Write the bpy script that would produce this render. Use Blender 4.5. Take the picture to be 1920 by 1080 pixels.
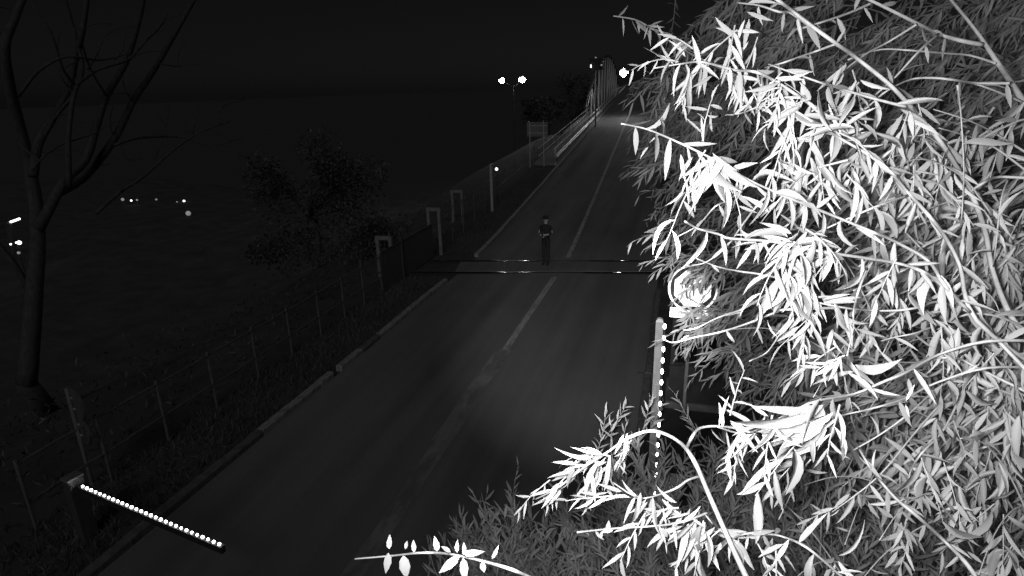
import bpy, bmesh, math, random
import numpy as np
from mathutils import Vector, Matrix, Quaternion

random.seed(7); rng = np.random.default_rng(11)
scene = bpy.context.scene
for o in list(bpy.data.objects): bpy.data.objects.remove(o)
COL = scene.collection

# ------------------------------------------------------------------ camera
F = 1144.0; H = 6.2                       # focal length in pixels of the 1920 frame, mast height in m
CAM = np.array([0.0, 0.0, H])
down = np.array([80.0, 3460.0, F]); down /= np.linalg.norm(down)
vp = np.array([1286 - 960.0, 167 - 540.0, F])
ry = vp - vp.dot(down) * down; ry /= np.linalg.norm(ry)
rz = -down; rx = np.cross(ry, rz)
RW = np.array([rx, ry, rz])               # camera (right, down, forward) -> world (x across, y along the road, z up)
cam_d = bpy.data.cameras.new('camera'); cam = bpy.data.objects.new('camera', cam_d); COL.objects.link(cam)
m = Matrix.Identity(4)
for i in range(3):
    m[i][0] = RW[i][0]; m[i][1] = -RW[i][1]; m[i][2] = -RW[i][2]; m[i][3] = CAM[i]
cam.matrix_world = m
cam_d.sensor_width = 36; cam_d.lens = F / 1920 * 36; cam_d.clip_start = 0.05; cam_d.clip_end = 4000
scene.camera = cam

# ------------------------------------------------------------------ night sky, added fill light, exposure
world = bpy.data.worlds.new('World'); scene.world = world; world.use_nodes = True
nt = world.node_tree; nt.nodes.clear()
sky = nt.nodes.new('ShaderNodeTexSky'); sky.sky_type = 'NISHITA'; sky.sun_disc = False
sky.sun_elevation = math.radians(36); sky.sun_rotation = math.radians(194); sky.air_density = 1.0; sky.dust_density = 0.6
bw = nt.nodes.new('ShaderNodeRGBToBW'); bg = nt.nodes.new('ShaderNodeBackground'); wo = nt.nodes.new('ShaderNodeOutputWorld')
bg.inputs['Strength'].default_value = 0.00095
nt.links.new(sky.outputs[0], bw.inputs[0]); nt.links.new(bw.outputs[0], bg.inputs['Color']); nt.links.new(bg.outputs[0], wo.inputs['Surface'])
fill_sun_d = bpy.data.lights.new('fill_sun', 'SUN'); fill_sun = bpy.data.objects.new('fill_sun', fill_sun_d); COL.objects.link(fill_sun)
fill_sun_d.energy = 0.27; fill_sun_d.angle = math.radians(25)  # added soft fill from behind the camera, lifts road, ground and uprights
fill_sun.rotation_euler = (math.radians(54), 0, math.radians(14))
# the infrared lamp that is built into the surveillance camera on its mast
ir_d = bpy.data.lights.new('infrared_lamp', 'SPOT'); ir = bpy.data.objects.new('infrared_lamp', ir_d); COL.objects.link(ir)
ir_d.energy = 235; ir_d.spot_size = math.radians(95); ir_d.spot_blend = 1.0; ir_d.shadow_soft_size = 0.03
# added narrow spot beside it, put in to brighten the right lane
fr_d = bpy.data.lights.new('road_fill_beam', 'SPOT'); fr_ = bpy.data.objects.new('road_fill_beam', fr_d); COL.objects.link(fr_)
fr_d.energy = 2400; fr_d.spot_size = math.radians(29); fr_d.spot_blend = 1.0; fr_d.shadow_soft_size = 0.02
vs = scene.view_settings
vs.view_transform = 'Standard'; vs.look = 'None'; vs.exposure = 0.0; vs.gamma = 1.0; vs.use_curve_mapping = False

# ------------------------------------------------------------------ measuring helpers
def ray(u, v):
    d = RW @ np.array([u - 960.0, v - 540.0, F]); return d / np.linalg.norm(d)
def at(u, v, t): return CAM + ray(u, v) * t                       # t metres from the camera
def gnd(u, v, z=0.0):
    d = ray(u, v); return CAM + d * ((z - H) / d[2])
def at_x(u, v, x): d = ray(u, v); return CAM + d * (x / d[0])
def at_y(u, v, y): d = ray(u, v); return CAM + d * (y / d[1])
def proj(p):
    c = RW.T @ (np.asarray(p) - CAM); return c[0] / c[2] * F + 960, c[1] / c[2] * F + 540, c[2]
ir.location = at(760, 330, 0.07)
tgt = at(1400, 590, 10); ir.rotation_euler = Vector(tgt - np.array(ir.location)).to_track_quat('-Z', 'Y').to_euler()

fr_.location = at(900, 250, 0.07); fr_.rotation_euler = Vector(at(1085, 620, 12) - np.array(fr_.location)).to_track_quat('-Z', 'Y').to_euler()
# ------------------------------------------------------------------ object helpers
def props(o, label=None, cat=None, group=None, kind=None):
    if label: o['label'] = label
    if cat: o['category'] = cat
    if group: o['group'] = group
    if kind: o['kind'] = kind
    return o
def empty(name, loc, label, cat, group=None, kind=None):
    o = bpy.data.objects.new(name, None); COL.objects.link(o); o.location = loc; o.empty_display_size = .2
    return props(o, label, cat, group, kind)
def link(name, me, parent=None):
    o = bpy.data.objects.new(name, me); COL.objects.link(o); o.parent = parent; return o
class MB:
    """collects shapes in world coordinates; build() links them as one mesh, relative to the parent's origin"""
    def __init__(s): s.v = []; s.f = []; s.mi = []
    def add(s, vs_, fs, mi=0):
        n = len(s.v); s.v += [tuple(map(float, p)) for p in vs_]; s.f += [tuple(i + n for i in f) for f in fs]; s.mi += [mi] * len(fs); return s
    def box(s, c, size, rz=0.0, M=None, mi=0):
        hx, hy, hz = [q / 2 for q in size]; cs, sn = math.cos(rz), math.sin(rz)
        P = []
        for x in (-hx, hx):
            for y in (-hy, hy):
                for z in (-hz, hz):
                    p = Vector((x, y, z))
                    p = M @ p if M is not None else Vector((x * cs - y * sn, x * sn + y * cs, z))
                    P.append((c[0] + p.x, c[1] + p.y, c[2] + p.z))
        return s.add(P, [(0, 1, 3, 2), (4, 6, 7, 5), (0, 4, 5, 1), (2, 3, 7, 6), (0, 2, 6, 4), (1, 5, 7, 3)], mi)
    def tube(s, pts, radii, n=8, cap=True, mi=0):
        pts = [np.asarray(p, float) for p in pts]
        if not hasattr(radii, '__len__'): radii = [radii] * len(pts)
        V = []; prev = None
        for i, p in enumerate(pts):
            t = pts[min(i + 1, len(pts) - 1)] - pts[max(i - 1, 0)]; t = t / (np.linalg.norm(t) + 1e-9)
            if prev is None:
                a = np.array([0, 0, 1.0]) if abs(t[2]) < .9 else np.array([1.0, 0, 0])
                u = np.cross(a, t)
            else: u = prev - prev.dot(t) * t
            u /= np.linalg.norm(u) + 1e-9; prev = u; w = np.cross(t, u)
            for k in range(n):
                a = 2 * math.pi * k / n; V.append(p + radii[i] * (math.cos(a) * u + math.sin(a) * w))
        Fc = []
        for i in range(len(pts) - 1):
            for k in range(n): Fc.append((i * n + k, i * n + (k + 1) % n, (i + 1) * n + (k + 1) % n, (i + 1) * n + k))
        if cap: Fc.append(tuple(range(n - 1, -1, -1))); Fc.append(tuple((len(pts) - 1) * n + k for k in range(n)))
        return s.add(V, Fc, mi)
    def prism(s, prof, p0, p1, up=(0, 0, 1), mi=0):
        """profile of (side, up) points swept straight from p0 to p1"""
        p0 = np.asarray(p0, float); p1 = np.asarray(p1, float); t = p1 - p0; t /= np.linalg.norm(t); up = np.asarray(up, float)
        sd = np.cross(t, up); sd /= np.linalg.norm(sd); up = np.cross(sd, t); n = len(prof)
        V = [p + sd * a + up * b for p in (p0, p1) for a, b in prof]
        Fc = [(k, (k + 1) % n, n + (k + 1) % n, n + k) for k in range(n)] + [tuple(range(n - 1, -1, -1)), tuple(range(n, 2 * n))]
        return s.add(V, Fc, mi)
    def disc(s, c, nrm, r, th, n=24, mi=0, shape=None):
        c = np.asarray(c, float); nrm = np.asarray(nrm, float); nrm /= np.linalg.norm(nrm)
        a = np.array([0, 0, 1.0]) if abs(nrm[2]) < .9 else np.array([1.0, 0, 0])
        u = np.cross(a, nrm); u /= np.linalg.norm(u); w = np.cross(nrm, u)
        ang = [2 * math.pi * (k + (0.5 if n == 8 else 0)) / n for k in range(n)]
        V = [c + sg * nrm * th / 2 + r * (math.cos(q) * u + math.sin(q) * w) for sg in (-1, 1) for q in ang]
        return s.add(V, [(k, (k + 1) % n, n + (k + 1) % n, n + k) for k in range(n)] + [tuple(range(n - 1, -1, -1)), tuple(range(n, 2 * n))], mi)
    def ball(s, c, r, seg=10, rings=6, sc=(1, 1, 1), mi=0):
        V = [(c[0], c[1], c[2] + r * sc[2])]
        for i in range(1, rings):
            th = math.pi * i / rings
            for k in range(seg):
                ph = 2 * math.pi * k / seg
                V.append((c[0] + r * sc[0] * math.sin(th) * math.cos(ph), c[1] + r * sc[1] * math.sin(th) * math.sin(ph), c[2] + r * sc[2] * math.cos(th)))
        V.append((c[0], c[1], c[2] - r * sc[2])); L = len(V) - 1
        Fc = [(0, 1 + k, 1 + (k + 1) % seg) for k in range(seg)]
        for i in range(rings - 2):
            for k in range(seg): Fc.append((1 + i * seg + k, 1 + (i + 1) * seg + k, 1 + (i + 1) * seg + (k + 1) % seg, 1 + i * seg + (k + 1) % seg))
        Fc += [(L, 1 + (rings - 2) * seg + (k + 1) % seg, 1 + (rings - 2) * seg + k) for k in range(seg)]
        return s.add(V, Fc, mi)
    def mesh(s, name, org=(0, 0, 0), mats=(), smooth=False):
        me = bpy.data.meshes.new(name)
        me.from_pydata([(p[0] - org[0], p[1] - org[1], p[2] - org[2]) for p in s.v], [], s.f)
        for q in mats: me.materials.append(q)
        if len(mats) > 1: me.polygons.foreach_set('material_index', s.mi)
        if smooth: me.polygons.foreach_set('use_smooth', [True] * len(me.polygons))
        me.update(); return me
    def build(s, name, mat, parent=None, smooth=False, org=None):
        mats = mat if isinstance(mat, (list, tuple)) else [mat]
        if org is None: org = tuple(parent.location) if parent is not None else (0, 0, 0)
        if parent is not None and parent.parent is not None: org = tuple(np.array(parent.location) + np.array(parent.parent.location))
        return link(name, s.mesh(name, org, mats, smooth), parent)

# ------------------------------------------------------------------ materials (all grey: the camera sees near infrared)
def mat(name, col, rough=.7, metal=0.0, var=0.0, scale=6.0, bump=0.0, spec=.4, stretch=(1, 1, 1), emit=0.0, detail=5, trans=0.0):
    M = bpy.data.materials.new(name); M.use_nodes = True; t = M.node_tree; b = t.nodes['Principled BSDF']
    b.inputs['Base Color'].default_value = (col, col, col, 1); b.inputs['Roughness'].default_value = rough; b.inputs['Metallic'].default_value = metal
    b.inputs['Specular IOR Level'].default_value = spec
    if emit: b.inputs['Emission Color'].default_value = (1, 1, 1, 1); b.inputs['Emission Strength'].default_value = emit
    if var or bump:
        tc = t.nodes.new('ShaderNodeTexCoord'); mp = t.nodes.new('ShaderNodeMapping'); mp.inputs['Scale'].default_value = stretch
        nz = t.nodes.new('ShaderNodeTexNoise'); nz.inputs['Scale'].default_value = scale; nz.inputs['Detail'].default_value = detail; nz.inputs['Roughness'].default_value = .65
        t.links.new(tc.outputs['Object'], mp.inputs[0]); t.links.new(mp.outputs[0], nz.inputs['Vector'])
        if var:
            mr = t.nodes.new('ShaderNodeMapRange'); mr.inputs['From Min'].default_value = .3; mr.inputs['From Max'].default_value = .7
            mr.inputs['To Min'].default_value = col * (1 - var); mr.inputs['To Max'].default_value = col * (1 + var)
            t.links.new(nz.outputs[0], mr.inputs[0]); t.links.new(mr.outputs[0], b.inputs['Base Color'])
        if bump:
            bp = t.nodes.new('ShaderNodeBump'); bp.inputs['Strength'].default_value = bump; bp.inputs['Distance'].default_value = .02
            n2 = t.nodes.new('ShaderNodeTexNoise'); n2.inputs['Scale'].default_value = scale * 9; n2.inputs['Detail'].default_value = 4
            t.links.new(mp.outputs[0], n2.inputs['Vector']); t.links.new(n2.outputs[0], bp.inputs['Height']); t.links.new(bp.outputs[0], b.inputs['Normal'])
    return M
def leaf_mat(name, lo, hi, transl=.25):
    M = bpy.data.materials.new(name); M.use_nodes = True; t = M.node_tree; b = t.nodes['Principled BSDF']; out = t.nodes['Material Output']
    geo = t.nodes.new('ShaderNodeNewGeometry'); oi = t.nodes.new('ShaderNodeObjectInfo'); ad = t.nodes.new('ShaderNodeMath'); ad.operation = 'ADD'
    fr = t.nodes.new('ShaderNodeMath'); fr.operation = 'FRACT'
    mr = t.nodes.new('ShaderNodeMapRange'); mr.inputs['To Min'].default_value = lo; mr.inputs['To Max'].default_value = hi
    t.links.new(geo.outputs['Random Per Island'], ad.inputs[0]); t.links.new(oi.outputs['Random'], ad.inputs[1]); t.links.new(ad.outputs[0], fr.inputs[0]); t.links.new(fr.outputs[0], mr.inputs[0])
    b.inputs['Roughness'].default_value = .5; b.inputs['Specular IOR Level'].default_value = .35
    t.links.new(mr.outputs[0], b.inputs['Base Color'])
    tr = t.nodes.new('ShaderNodeBsdfTranslucent'); mx = t.nodes.new('ShaderNodeMixShader'); mx.inputs[0].default_value = transl
    t.links.new(mr.outputs[0], tr.inputs['Color']); t.links.new(b.outputs[0], mx.inputs[1]); t.links.new(tr.outputs[0], mx.inputs[2]); t.links.new(mx.outputs[0], out.inputs['Surface'])
    return M
def wear_mat(name, paint, base, scale, thr, stretch=(1, 1, 1)):
    """paint worn through to the surface below in patches"""
    M = bpy.data.materials.new(name); M.use_nodes = True; t = M.node_tree; b = t.nodes['Principled BSDF']
    tc = t.nodes.new('ShaderNodeTexCoord'); mp = t.nodes.new('ShaderNodeMapping'); mp.inputs['Scale'].default_value = stretch
    n1 = t.nodes.new('ShaderNodeTexNoise'); n1.inputs['Scale'].default_value = scale; n1.inputs['Detail'].default_value = 8; n1.inputs['Roughness'].default_value = .7
    mr = t.nodes.new('ShaderNodeMapRange'); mr.inputs['From Min'].default_value = thr - .1; mr.inputs['From Max'].default_value = thr + .1
    mr.inputs['To Min'].default_value = base; mr.inputs['To Max'].default_value = paint
    t.links.new(tc.outputs['Object'], mp.inputs[0]); t.links.new(mp.outputs[0], n1.inputs['Vector']); t.links.new(n1.outputs[0], mr.inputs[0]); t.links.new(mr.outputs[0], b.inputs['Base Color'])
    b.inputs['Roughness'].default_value = .75
    return M
def asphalt_mat():
    M = bpy.data.materials.new('asphalt'); M.use_nodes = True; t = M.node_tree; b = t.nodes['Principled BSDF']
    tc = t.nodes.new('ShaderNodeTexCoord')
    def noise(scale, st, det=6):
        mp = t.nodes.new('ShaderNodeMapping'); mp.inputs['Scale'].default_value = st; nz = t.nodes.new('ShaderNodeTexNoise')
        nz.inputs['Scale'].default_value = scale; nz.inputs['Detail'].default_value = det; nz.inputs['Roughness'].default_value = .6
        t.links.new(tc.outputs['Object'], mp.inputs[0]); t.links.new(mp.outputs[0], nz.inputs['Vector']); return nz.outputs[0]
    def mth(op, a, b_):
        n = t.nodes.new('ShaderNodeMath'); n.operation = op
        for i, q in enumerate((a, b_)):
            if isinstance(q, float): n.inputs[i].default_value = q
            else: t.links.new(q, n.inputs[i])
        return n.outputs[0]
    tracks = noise(1.3, (1, .03, 1), 3); blot = noise(.35, (1, .5, 1), 6); fine = noise(60, (1, 1, 1), 3)
    s = mth('ADD', mth('ADD', mth('MULTIPLY', tracks, .75), mth('MULTIPLY', blot, .7)), mth('MULTIPLY', fine, .5))
    mr = t.nodes.new('ShaderNodeMapRange'); mr.inputs['From Min'].default_value = .7; mr.inputs['From Max'].default_value = 1.25
    mr.inputs['To Min'].default_value = .10; mr.inputs['To Max'].default_value = .23
    t.links.new(s, mr.inputs[0]); t.links.new(mr.outputs[0], b.inputs['Base Color'])
    b.inputs['Roughness'].default_value = .8; b.inputs['Specular IOR Level'].default_value = .25
    bp = t.nodes.new('ShaderNodeBump'); bp.inputs['Strength'].default_value = .35; bp.inputs['Distance'].default_value = .01
    t.links.new(noise(140, (1, 1, 1), 3), bp.inputs['Height']); t.links.new(bp.outputs[0], b.inputs['Normal'])
    return M
ASPH = asphalt_mat()
SOIL = mat('soil', .07, .95, var=.35, scale=.5, bump=.6)
WATER = mat('river_water', .08, .7, spec=.5, bump=.25, scale=.15)
CONC = mat('concrete', .22, .9, var=.35, scale=5, bump=.4)
KERB = mat('kerb_concrete', .13, .9, var=.4, scale=7, bump=.4)
KERBP = wear_mat('kerb_limewash', .33, .14, 6, .44)
LINE = wear_mat('line_paint', .42, .17, 9, .45, (1, .25, 1))
LINEW = wear_mat('worn_line_paint', .25, .14, 4, .5, (1, .3, 1))
STEEL = mat('galvanised_steel', .5, .5, .25, var=.25, scale=9)
GALV = mat('bright_galvanised_steel', .72, .45, .2, var=.15, scale=7)
RAILST = mat('rail_steel', .5, .13, 1.0)
DARKST = mat('painted_dark_steel', .08, .5, .1, var=.2)
FENCE = mat('fence_paint', .145, .6, .2, var=.3, scale=12)
WHITEP = mat('white_post_paint', .38, .6, var=.2, scale=10)
ARM = mat('barrier_paint', .7, .45, var=.12, scale=6)
REFL = mat('retroreflective_sheeting', .9, .29, .6, spec=.6)
SIGNBK = mat('sign_back', .22, .5, .3, var=.15, scale=5)
SIGNB2 = mat('dark_sign_back', .12, .6, .2, var=.2, scale=5)  # darker tone for the left sign discs
BLACK = mat('black_rubber', .03, .7)
LED = mat('led', .9, .3, emit=13.0)
LENS = mat('floodlight_lens', .9, .2, emit=130.0)
DIMLENS = mat('dim_lamp_lens', .9, .2, emit=3.0)
FAINT = mat('faint_lamp_lens', .9, .2, emit=.16)
BARK = mat('bark', .16, .85, var=.4, scale=25, bump=.6, stretch=(1, 1, .3))
BARKD = mat('dry_bark', .07, .9, var=.4, scale=14, bump=.6, stretch=(1, 1, .3))
TWIG = mat('young_twig_bark', .42, .6, var=.2, scale=40)
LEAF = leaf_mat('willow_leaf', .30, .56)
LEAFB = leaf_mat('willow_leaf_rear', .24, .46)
LEAFS = leaf_mat('willow_shoot_leaf', .26, .48)
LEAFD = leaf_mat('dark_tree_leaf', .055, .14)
GRASS = leaf_mat('verge_grass_blade', .08, .20)
BOOTHW = mat('booth_panel', .07, .6, var=.2, scale=4, bump=.1)
GLASS = mat('dark_glass', .02, .08, spec=.6)
CLOTH = mat('dark_uniform_cloth', .03, .85, var=.3, scale=30)
SKIN = mat('skin', .54, .55)
SHOE = mat('black_shoe', .015, .4)
WOODT = mat('timber_sleeper', .08, .9, var=.4, scale=6, bump=.3)

# ------------------------------------------------------------------ the setting: terrain, water, road
def road_z(y): 
    s = max(0.0, y - 22.0); return .038 * s * (s / (s + 4.0)) if s > 0 else 0.0
def road_x(y): return -3.9 - (.05 * (y - 22) if y > 22 else 0.0)
HW = 3.4
def sstep(a, b, x):
    t = min(1, max(0, (x - a) / (b - a))); return t * t * (3 - 2 * t)
def terrain(x, y):
    c = road_x(min(y, 120)); d = x - c
    z = road_z(min(y, 64)) - .02
    low = -7.9 - 1.6 * sstep(-6, 10, y - 84 - 5 * math.sin(x * .05) - 2 * math.sin(x * .13 + 1))
    k = sstep(-5.6, -26, d) if d < 0 else sstep(14, 40, d)
    k = max(k, sstep(64, 84, y)) if abs(y) < 1e6 else k
    wob = .25 * math.sin(x * .31 + 1.3) * math.sin(y * .27) * min(1, max(0, (abs(d) - 6) / 6))
    return z * (1 - k) + low * k + wob
xs = sorted(set([-900, -500, -300, -200, -140, -100] + list(np.arange(-100, -30, 5.0)) + list(np.arange(-30, -8, 1.1)) + list(np.arange(-8, 12, 1.0)) + list(np.arange(12, 50, 4.0)) + [70, 120, 250, 500, 900]))
ys = sorted(set([-300, -100, -40, -15] + list(np.arange(-6, 30, 1.5)) + list(np.arange(30, 100, 3.0)) + [110, 130, 160, 220, 300, 450, 700, 1200, 2000]))
g = MB(); nx = len(xs)
V = [(x, y, terrain(x, y)) for y in ys for x in xs]
g.add(V, [(j * nx + i, j * nx + i + 1, (j + 1) * nx + i + 1, (j + 1) * nx + i) for j in range(len(ys) - 1) for i in range(nx - 1)])
props(g.build('ground', SOIL, smooth=True), kind='structure')
w = MB(); w.add([(-900, 70, -8.3), (900, 70, -8.3), (900, 2000, -8.3), (-900, 2000, -8.3)], [(0, 1, 2, 3)])
props(w.build('river', WATER), kind='structure')

stations = [-14, -6, 0] + list(np.arange(2, 30, 1.0)) + list(np.arange(30, 172, 3.0))
rd = MB(); prof = [(-HW, 0), (-HW * .5, .03), (0, .045), (HW * .5, .03), (HW, 0)]
V = []
for y in stations:
    for a, b in prof: V.append((road_x(y) + a, y, road_z(y) + b + .02))
n = len(prof)
rd.add(V, [(j * n + i, j * n + i + 1, (j + 1) * n + i + 1, (j + 1) * n + i) for j in range(len(stations) - 1) for i in range(n - 1)])
road = props(rd.build('road', ASPH, smooth=True), kind='structure')
def on_road(dx, y, dz=0.0):
    t = min(1, abs(dx) / HW); return np.array([road_x(y) + dx, y, road_z(y) + .02 + .045 * (1 - t) + dz])
# centre line: worn and wide near the camera, crisp further on
def strip(y0, y1, dx, wdt, step, name, mt, wob=0.0):
    q = MB(); yy = list(np.arange(y0, y1, step)) + [y1]; V = []
    for y in yy:
        o = wob * math.sin(y * 2.1) ; V += [on_road(dx - wdt / 2 + o, y, .006), on_road(dx + wdt / 2 + o * .5, y, .006)]
    q.add(V, [(2 * i, 2 * i + 1, 2 * i + 3, 2 * i + 2) for i in range(len(yy) - 1)])
    return q.build(name, mt, road)
strip(3.0, 13.2, 0.02, .30, .4, 'worn_centre_line', LINEW, .02)
strip(9.0, 13.0, -.17, .09, .4, 'worn_centre_line', LINEW, .02)
strip(13.2, 19.3, 0.02, .17, .5, 'centre_line', LINE)
strip(21.8, 110, 0.02, .16, 1.0, 'centre_line', LINE)
# expansion joint where the bridge begins
q = MB(); p0 = on_road(-HW, 46.9, .008); p1 = on_road(HW, 48.1, .008)
q.prism([(-.07, -.02), (-.07, .012), (.07, .012), (.07, -.02)], p0, p1); q.build('expansion_joint', RAILST, road)
# hairline cracks and a patch
for (u0, v0), (u1, v1) in [((1195, 700), (1226, 697))]:
    a = gnd(u0, v0, .06); b = gnd(u1, v1, .06); q = MB(); pts = [a + (b - a) * k / 6 + np.array([0, .04 * math.sin(k * 2.3), .006]) for k in range(7)]
    q.tube(pts, .008, 4); q.build('crack', BLACK, road)

# bridge deck below the road, beyond the abutment
dk = MB()
for y0, y1 in zip(np.arange(66, 168, 6.0), np.arange(72, 174, 6.0)):
    a, b = on_road(0, y0, -.5), on_road(0, y1, -.5)
    dk.prism([(-6.2, -.5), (-6.2, .38), (6.2, .38), (6.2, -.5)], a, b)
bridge = empty('road_bridge', (-6.0, 66, 0), 'steel road bridge with tall upright bars at the far end of the road', 'bridge')
dk.build('deck', CONC, bridge)
for y in (84, 112, 140):
    q = MB(); q.box((road_x(y), y, -4.5), (9, 1.4, 11.5)); q.build('pier', CONC, bridge)
# trusses: an arched top chord with posts and slanting bars
for sx in (-1, 1):
    y0, y1 = 72.0, 138.0; nb = 13; off = sx * 4.35
    def top(y):
        t = (y - y0) / (y1 - y0); return 1.9 + 5.6 * math.sin(math.pi * min(1, max(0, t))) ** .7
    chord = MB(); ysb = np.linspace(y0, y1, nb)
    pts = [np.array([road_x(y) + off, y, road_z(y) + top(y)]) for y in np.linspace(y0, y1, 26)]
    chord.tube(pts, .13, 6); chord.build('top_chord', DARKST, bridge)
    chord = MB(); chord.tube([np.array([road_x(y) + off, y, road_z(y) + .25]) for y in (y0, y1)], .15, 6); chord.build('bottom_chord', DARKST, bridge)
    for i, y in enumerate(ysb):
        b = np.array([road_x(y) + off, y, road_z(y) + .2]); t_ = np.array([b[0], y, road_z(y) + top(y)])
        q = MB(); q.tube([b, t_], .10, 6); q.build('upright_bar', GALV, bridge)
        if 0 < i < nb - 1:
            y2 = ysb[i + (1 if i < nb / 2 else -1)]; b2 = np.array([road_x(y2) + off, y2, road_z(y2) + .2])
            q = MB(); q.tube([t_, b2], .07, 6); q.build('slanting_bar', GALV, bridge)

# kerbs: stones laid end to end along the left and right edge
kr = empty('kerb', (road_x(0) - HW, 0, 0), 'left road kerb of concrete stones with worn limewash beyond the barrier', 'kerb')
kr2 = empty('kerb', (road_x(0) + HW, 0, 0), 'right road kerb of bare concrete stones under the willow', 'kerb')
def kerb_run(root, side, y0, y1, pitch, painted):
    y = y0
    while y < y1:
        L = min(pitch, y1 - y); yb = y + L - .012
        wob = random.uniform(-.012, .012); hz = random.uniform(-.012, .012)
        a = np.array([road_x(y) + side * (HW + .08) + wob, y, road_z(y)]); b = np.array([road_x(yb) + side * (HW + .08) + wob, yb, road_z(yb)])
        q = MB(); q.prism([(-.08, -.2), (-.08, .125 + hz), (-.06, .145 + hz), (.055, .145 + hz), (.08, .12 + hz), (.08, -.2)], a, b)
        q.build('kerb_stone', KERBP if painted(y) else KERB, root); y += L
kerb_run(kr, -1, 2.5, 11.0, 1.0, lambda y: 7.9 < y < 11.0)
kerb_run(kr, -1, 11.35, 18.2, .98, lambda y: not (11.9 < y < 12.6))
kerb_run(kr, -1, 21.5, 46.0, 1.6, lambda y: True)
kerb_run(kr, -1, 46.0, 110.0, 4.0, lambda y: True)
kerb_run(kr2, 1, 2.5, 18.5, 1.0, lambda y: False)
kerb_run(kr2, 1, 22.5, 110, 4.0, lambda y: False)

# ------------------------------------------------------------------ railway crossing
def rail_line(y_at, label, x0=-9.4, x1=6.0):
    dy = .19; a = np.array([x0, y_at + dy * (x0 + 4), .045]); b = np.array([x1, y_at + dy * (x1 + 4), .045])
    root = empty('railway_rail', tuple((a + b) / 2), label, 'rail')
    q = MB(); n = 7
    top_prof = [(-.036, -.10), (-.036, -.005)] + [(.036 * math.sin(t), .012 * math.cos(t) + .012) for t in np.linspace(-1.5, 1.5, n)] + [(.036, -.005), (.036, -.10)]
    q.prism(top_prof, a, b); q.build('rail_head', RAILST, root)
    for s in (-1, 1):
        q = MB(); off = np.array([-.19, 1, 0]) * s * .075; q.prism([(-.035, -.06), (-.035, .012), (.035, .012), (.035, -.06)], a + off, b + off); q.build('rubber_seal', BLACK, root)
    return root
ya = gnd(940, 492)[1] + .19 * (-4 - gnd(940, 492)[0]); yb = gnd(960, 514)[1] + .19 * (-4 - gnd(960, 514)[0])
rail_line(ya, 'far steel rail of the level crossing, set flush across the road'); rail_line(yb, 'near steel rail of the level crossing, set flush across the road')
pan = empty('crossing_panel', (-4, (ya + yb) / 2, 0), 'worn crossing slabs laid between the two rails in the road', 'crossing')
for k in range(4):
    xa = -7.55 + k * 1.77; ym = (ya + yb) / 2 + .19 * (xa + .87 + 4)
    q = MB(); q.prism([(-(ya - yb) / 2 + .16, -.05), (-(ya - yb) / 2 + .16, .056), ((ya - yb) / 2 - .16, .056), ((ya - yb) / 2 - .16, -.05)], (xa, ym - .16, .012), (xa + 1.74, ym + .16, .02)); q.build('slab', ASPH, pan)

# ------------------------------------------------------------------ fence of pipes along the left verge
fx = -9.0
fence = empty('pipe_fence', (fx, 12, 0), 'low pipe fence with two rails running along the left verge', 'fence')
posts = [5.4, 6.7, 7.95, 9.25, 10.6, 11.9, 13.2, 14.45, 15.6, 16.8]
for y in posts:
    h = 1.25 if y != 15.6 else 1.42; q = MB(); q.tube([(fx, y, -.2), (fx, y, h)], .026, 7); q.build('post', FENCE, fence)
for y0, y1 in zip(posts[:-1], posts[1:]):
    for z in (1.17, .52):
        sag = random.uniform(-.02, .02); q = MB(); q.tube([(fx, y0, z), (fx, (y0 + y1) / 2, z + sag), (fx, y1, z)], .023, 6); q.build('rail', FENCE, fence)
# solid sheet panels and a pipe gate by the crossing
panel = empty('sheet_fence', (fx, 17.8, 0), 'solid grey sheet fence panels left of the level crossing', 'fence')
for y0, y1 in ((16.85, 18.3), (18.45, 21.1)):
    q = MB(); q.box((fx, (y0 + y1) / 2, .66), (.04, y1 - y0, 1.28)); q.build('panel', FENCE, panel)
    q = MB(); q.tube([(fx + .03, y0, 1.32), (fx + .03, y1, 1.32)], .022, 6); q.build('top_rail', FENCE, panel)
for y in (18.37,): 
    q = MB(); q.box((fx + .03, y, .72), (.09, .09, 1.5)); q.build('post', DARKST, panel)
# inverted-U concrete frames standing behind the fence
def portal(u0, u1, vt, y, label):
    a = at_y(u0, vt, y); b = at_y(u1, vt, y); root = empty('portal_frame', (b[0], y, terrain(b[0], y)), label, 'frame', 'pale upright frames beside the fence')
    for p in (a, b):
        q = MB(); zb = terrain(p[0], y) - .2; q.box((p[0], y, (zb + p[2]) / 2), (.12, .12, p[2] - zb)); q.build('upright', CONC, root)
    q = MB(); q.box(((a[0] + b[0]) / 2, y, a[2] + .062), (b[0] - a[0] + .13, .13, .12)); q.build('lintel', CONC, root)
portal(803, 823, 395, 21.6, 'pale inverted-U frame at the level crossing, nearest the road')
portal(848, 866, 361, 27.0, 'pale inverted-U frame behind the fence beyond the level crossing')
portal(708, 732, 449, 18.2, 'pale inverted-U frame just behind the sheet fence')
# far stretch of fence beyond the crossing
ff = empty('pipe_fence', (fx, 23, 0), 'far pipe fence climbing beside the road beyond the crossing', 'fence')
fy = [22.2, 23.6, 25.2, 27.0, 29.0, 31.2, 33.6, 36.4, 39.5, 43.0]
fpt = lambda y, z: np.array([road_x(y) - HW - 1.75, y, road_z(y) + z])
for y in fy:
    q = MB(); q.tube([fpt(y, -.3), fpt(y, 1.5)], .03, 6); q.build('post', FENCE, ff)
for y0, y1 in zip(fy[:-1], fy[1:]):
    for z in (1.45, .75): q = MB(); q.tube([fpt(y0, z), fpt(y1, z)], .02, 6); q.build('rail', FENCE, ff)
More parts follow.
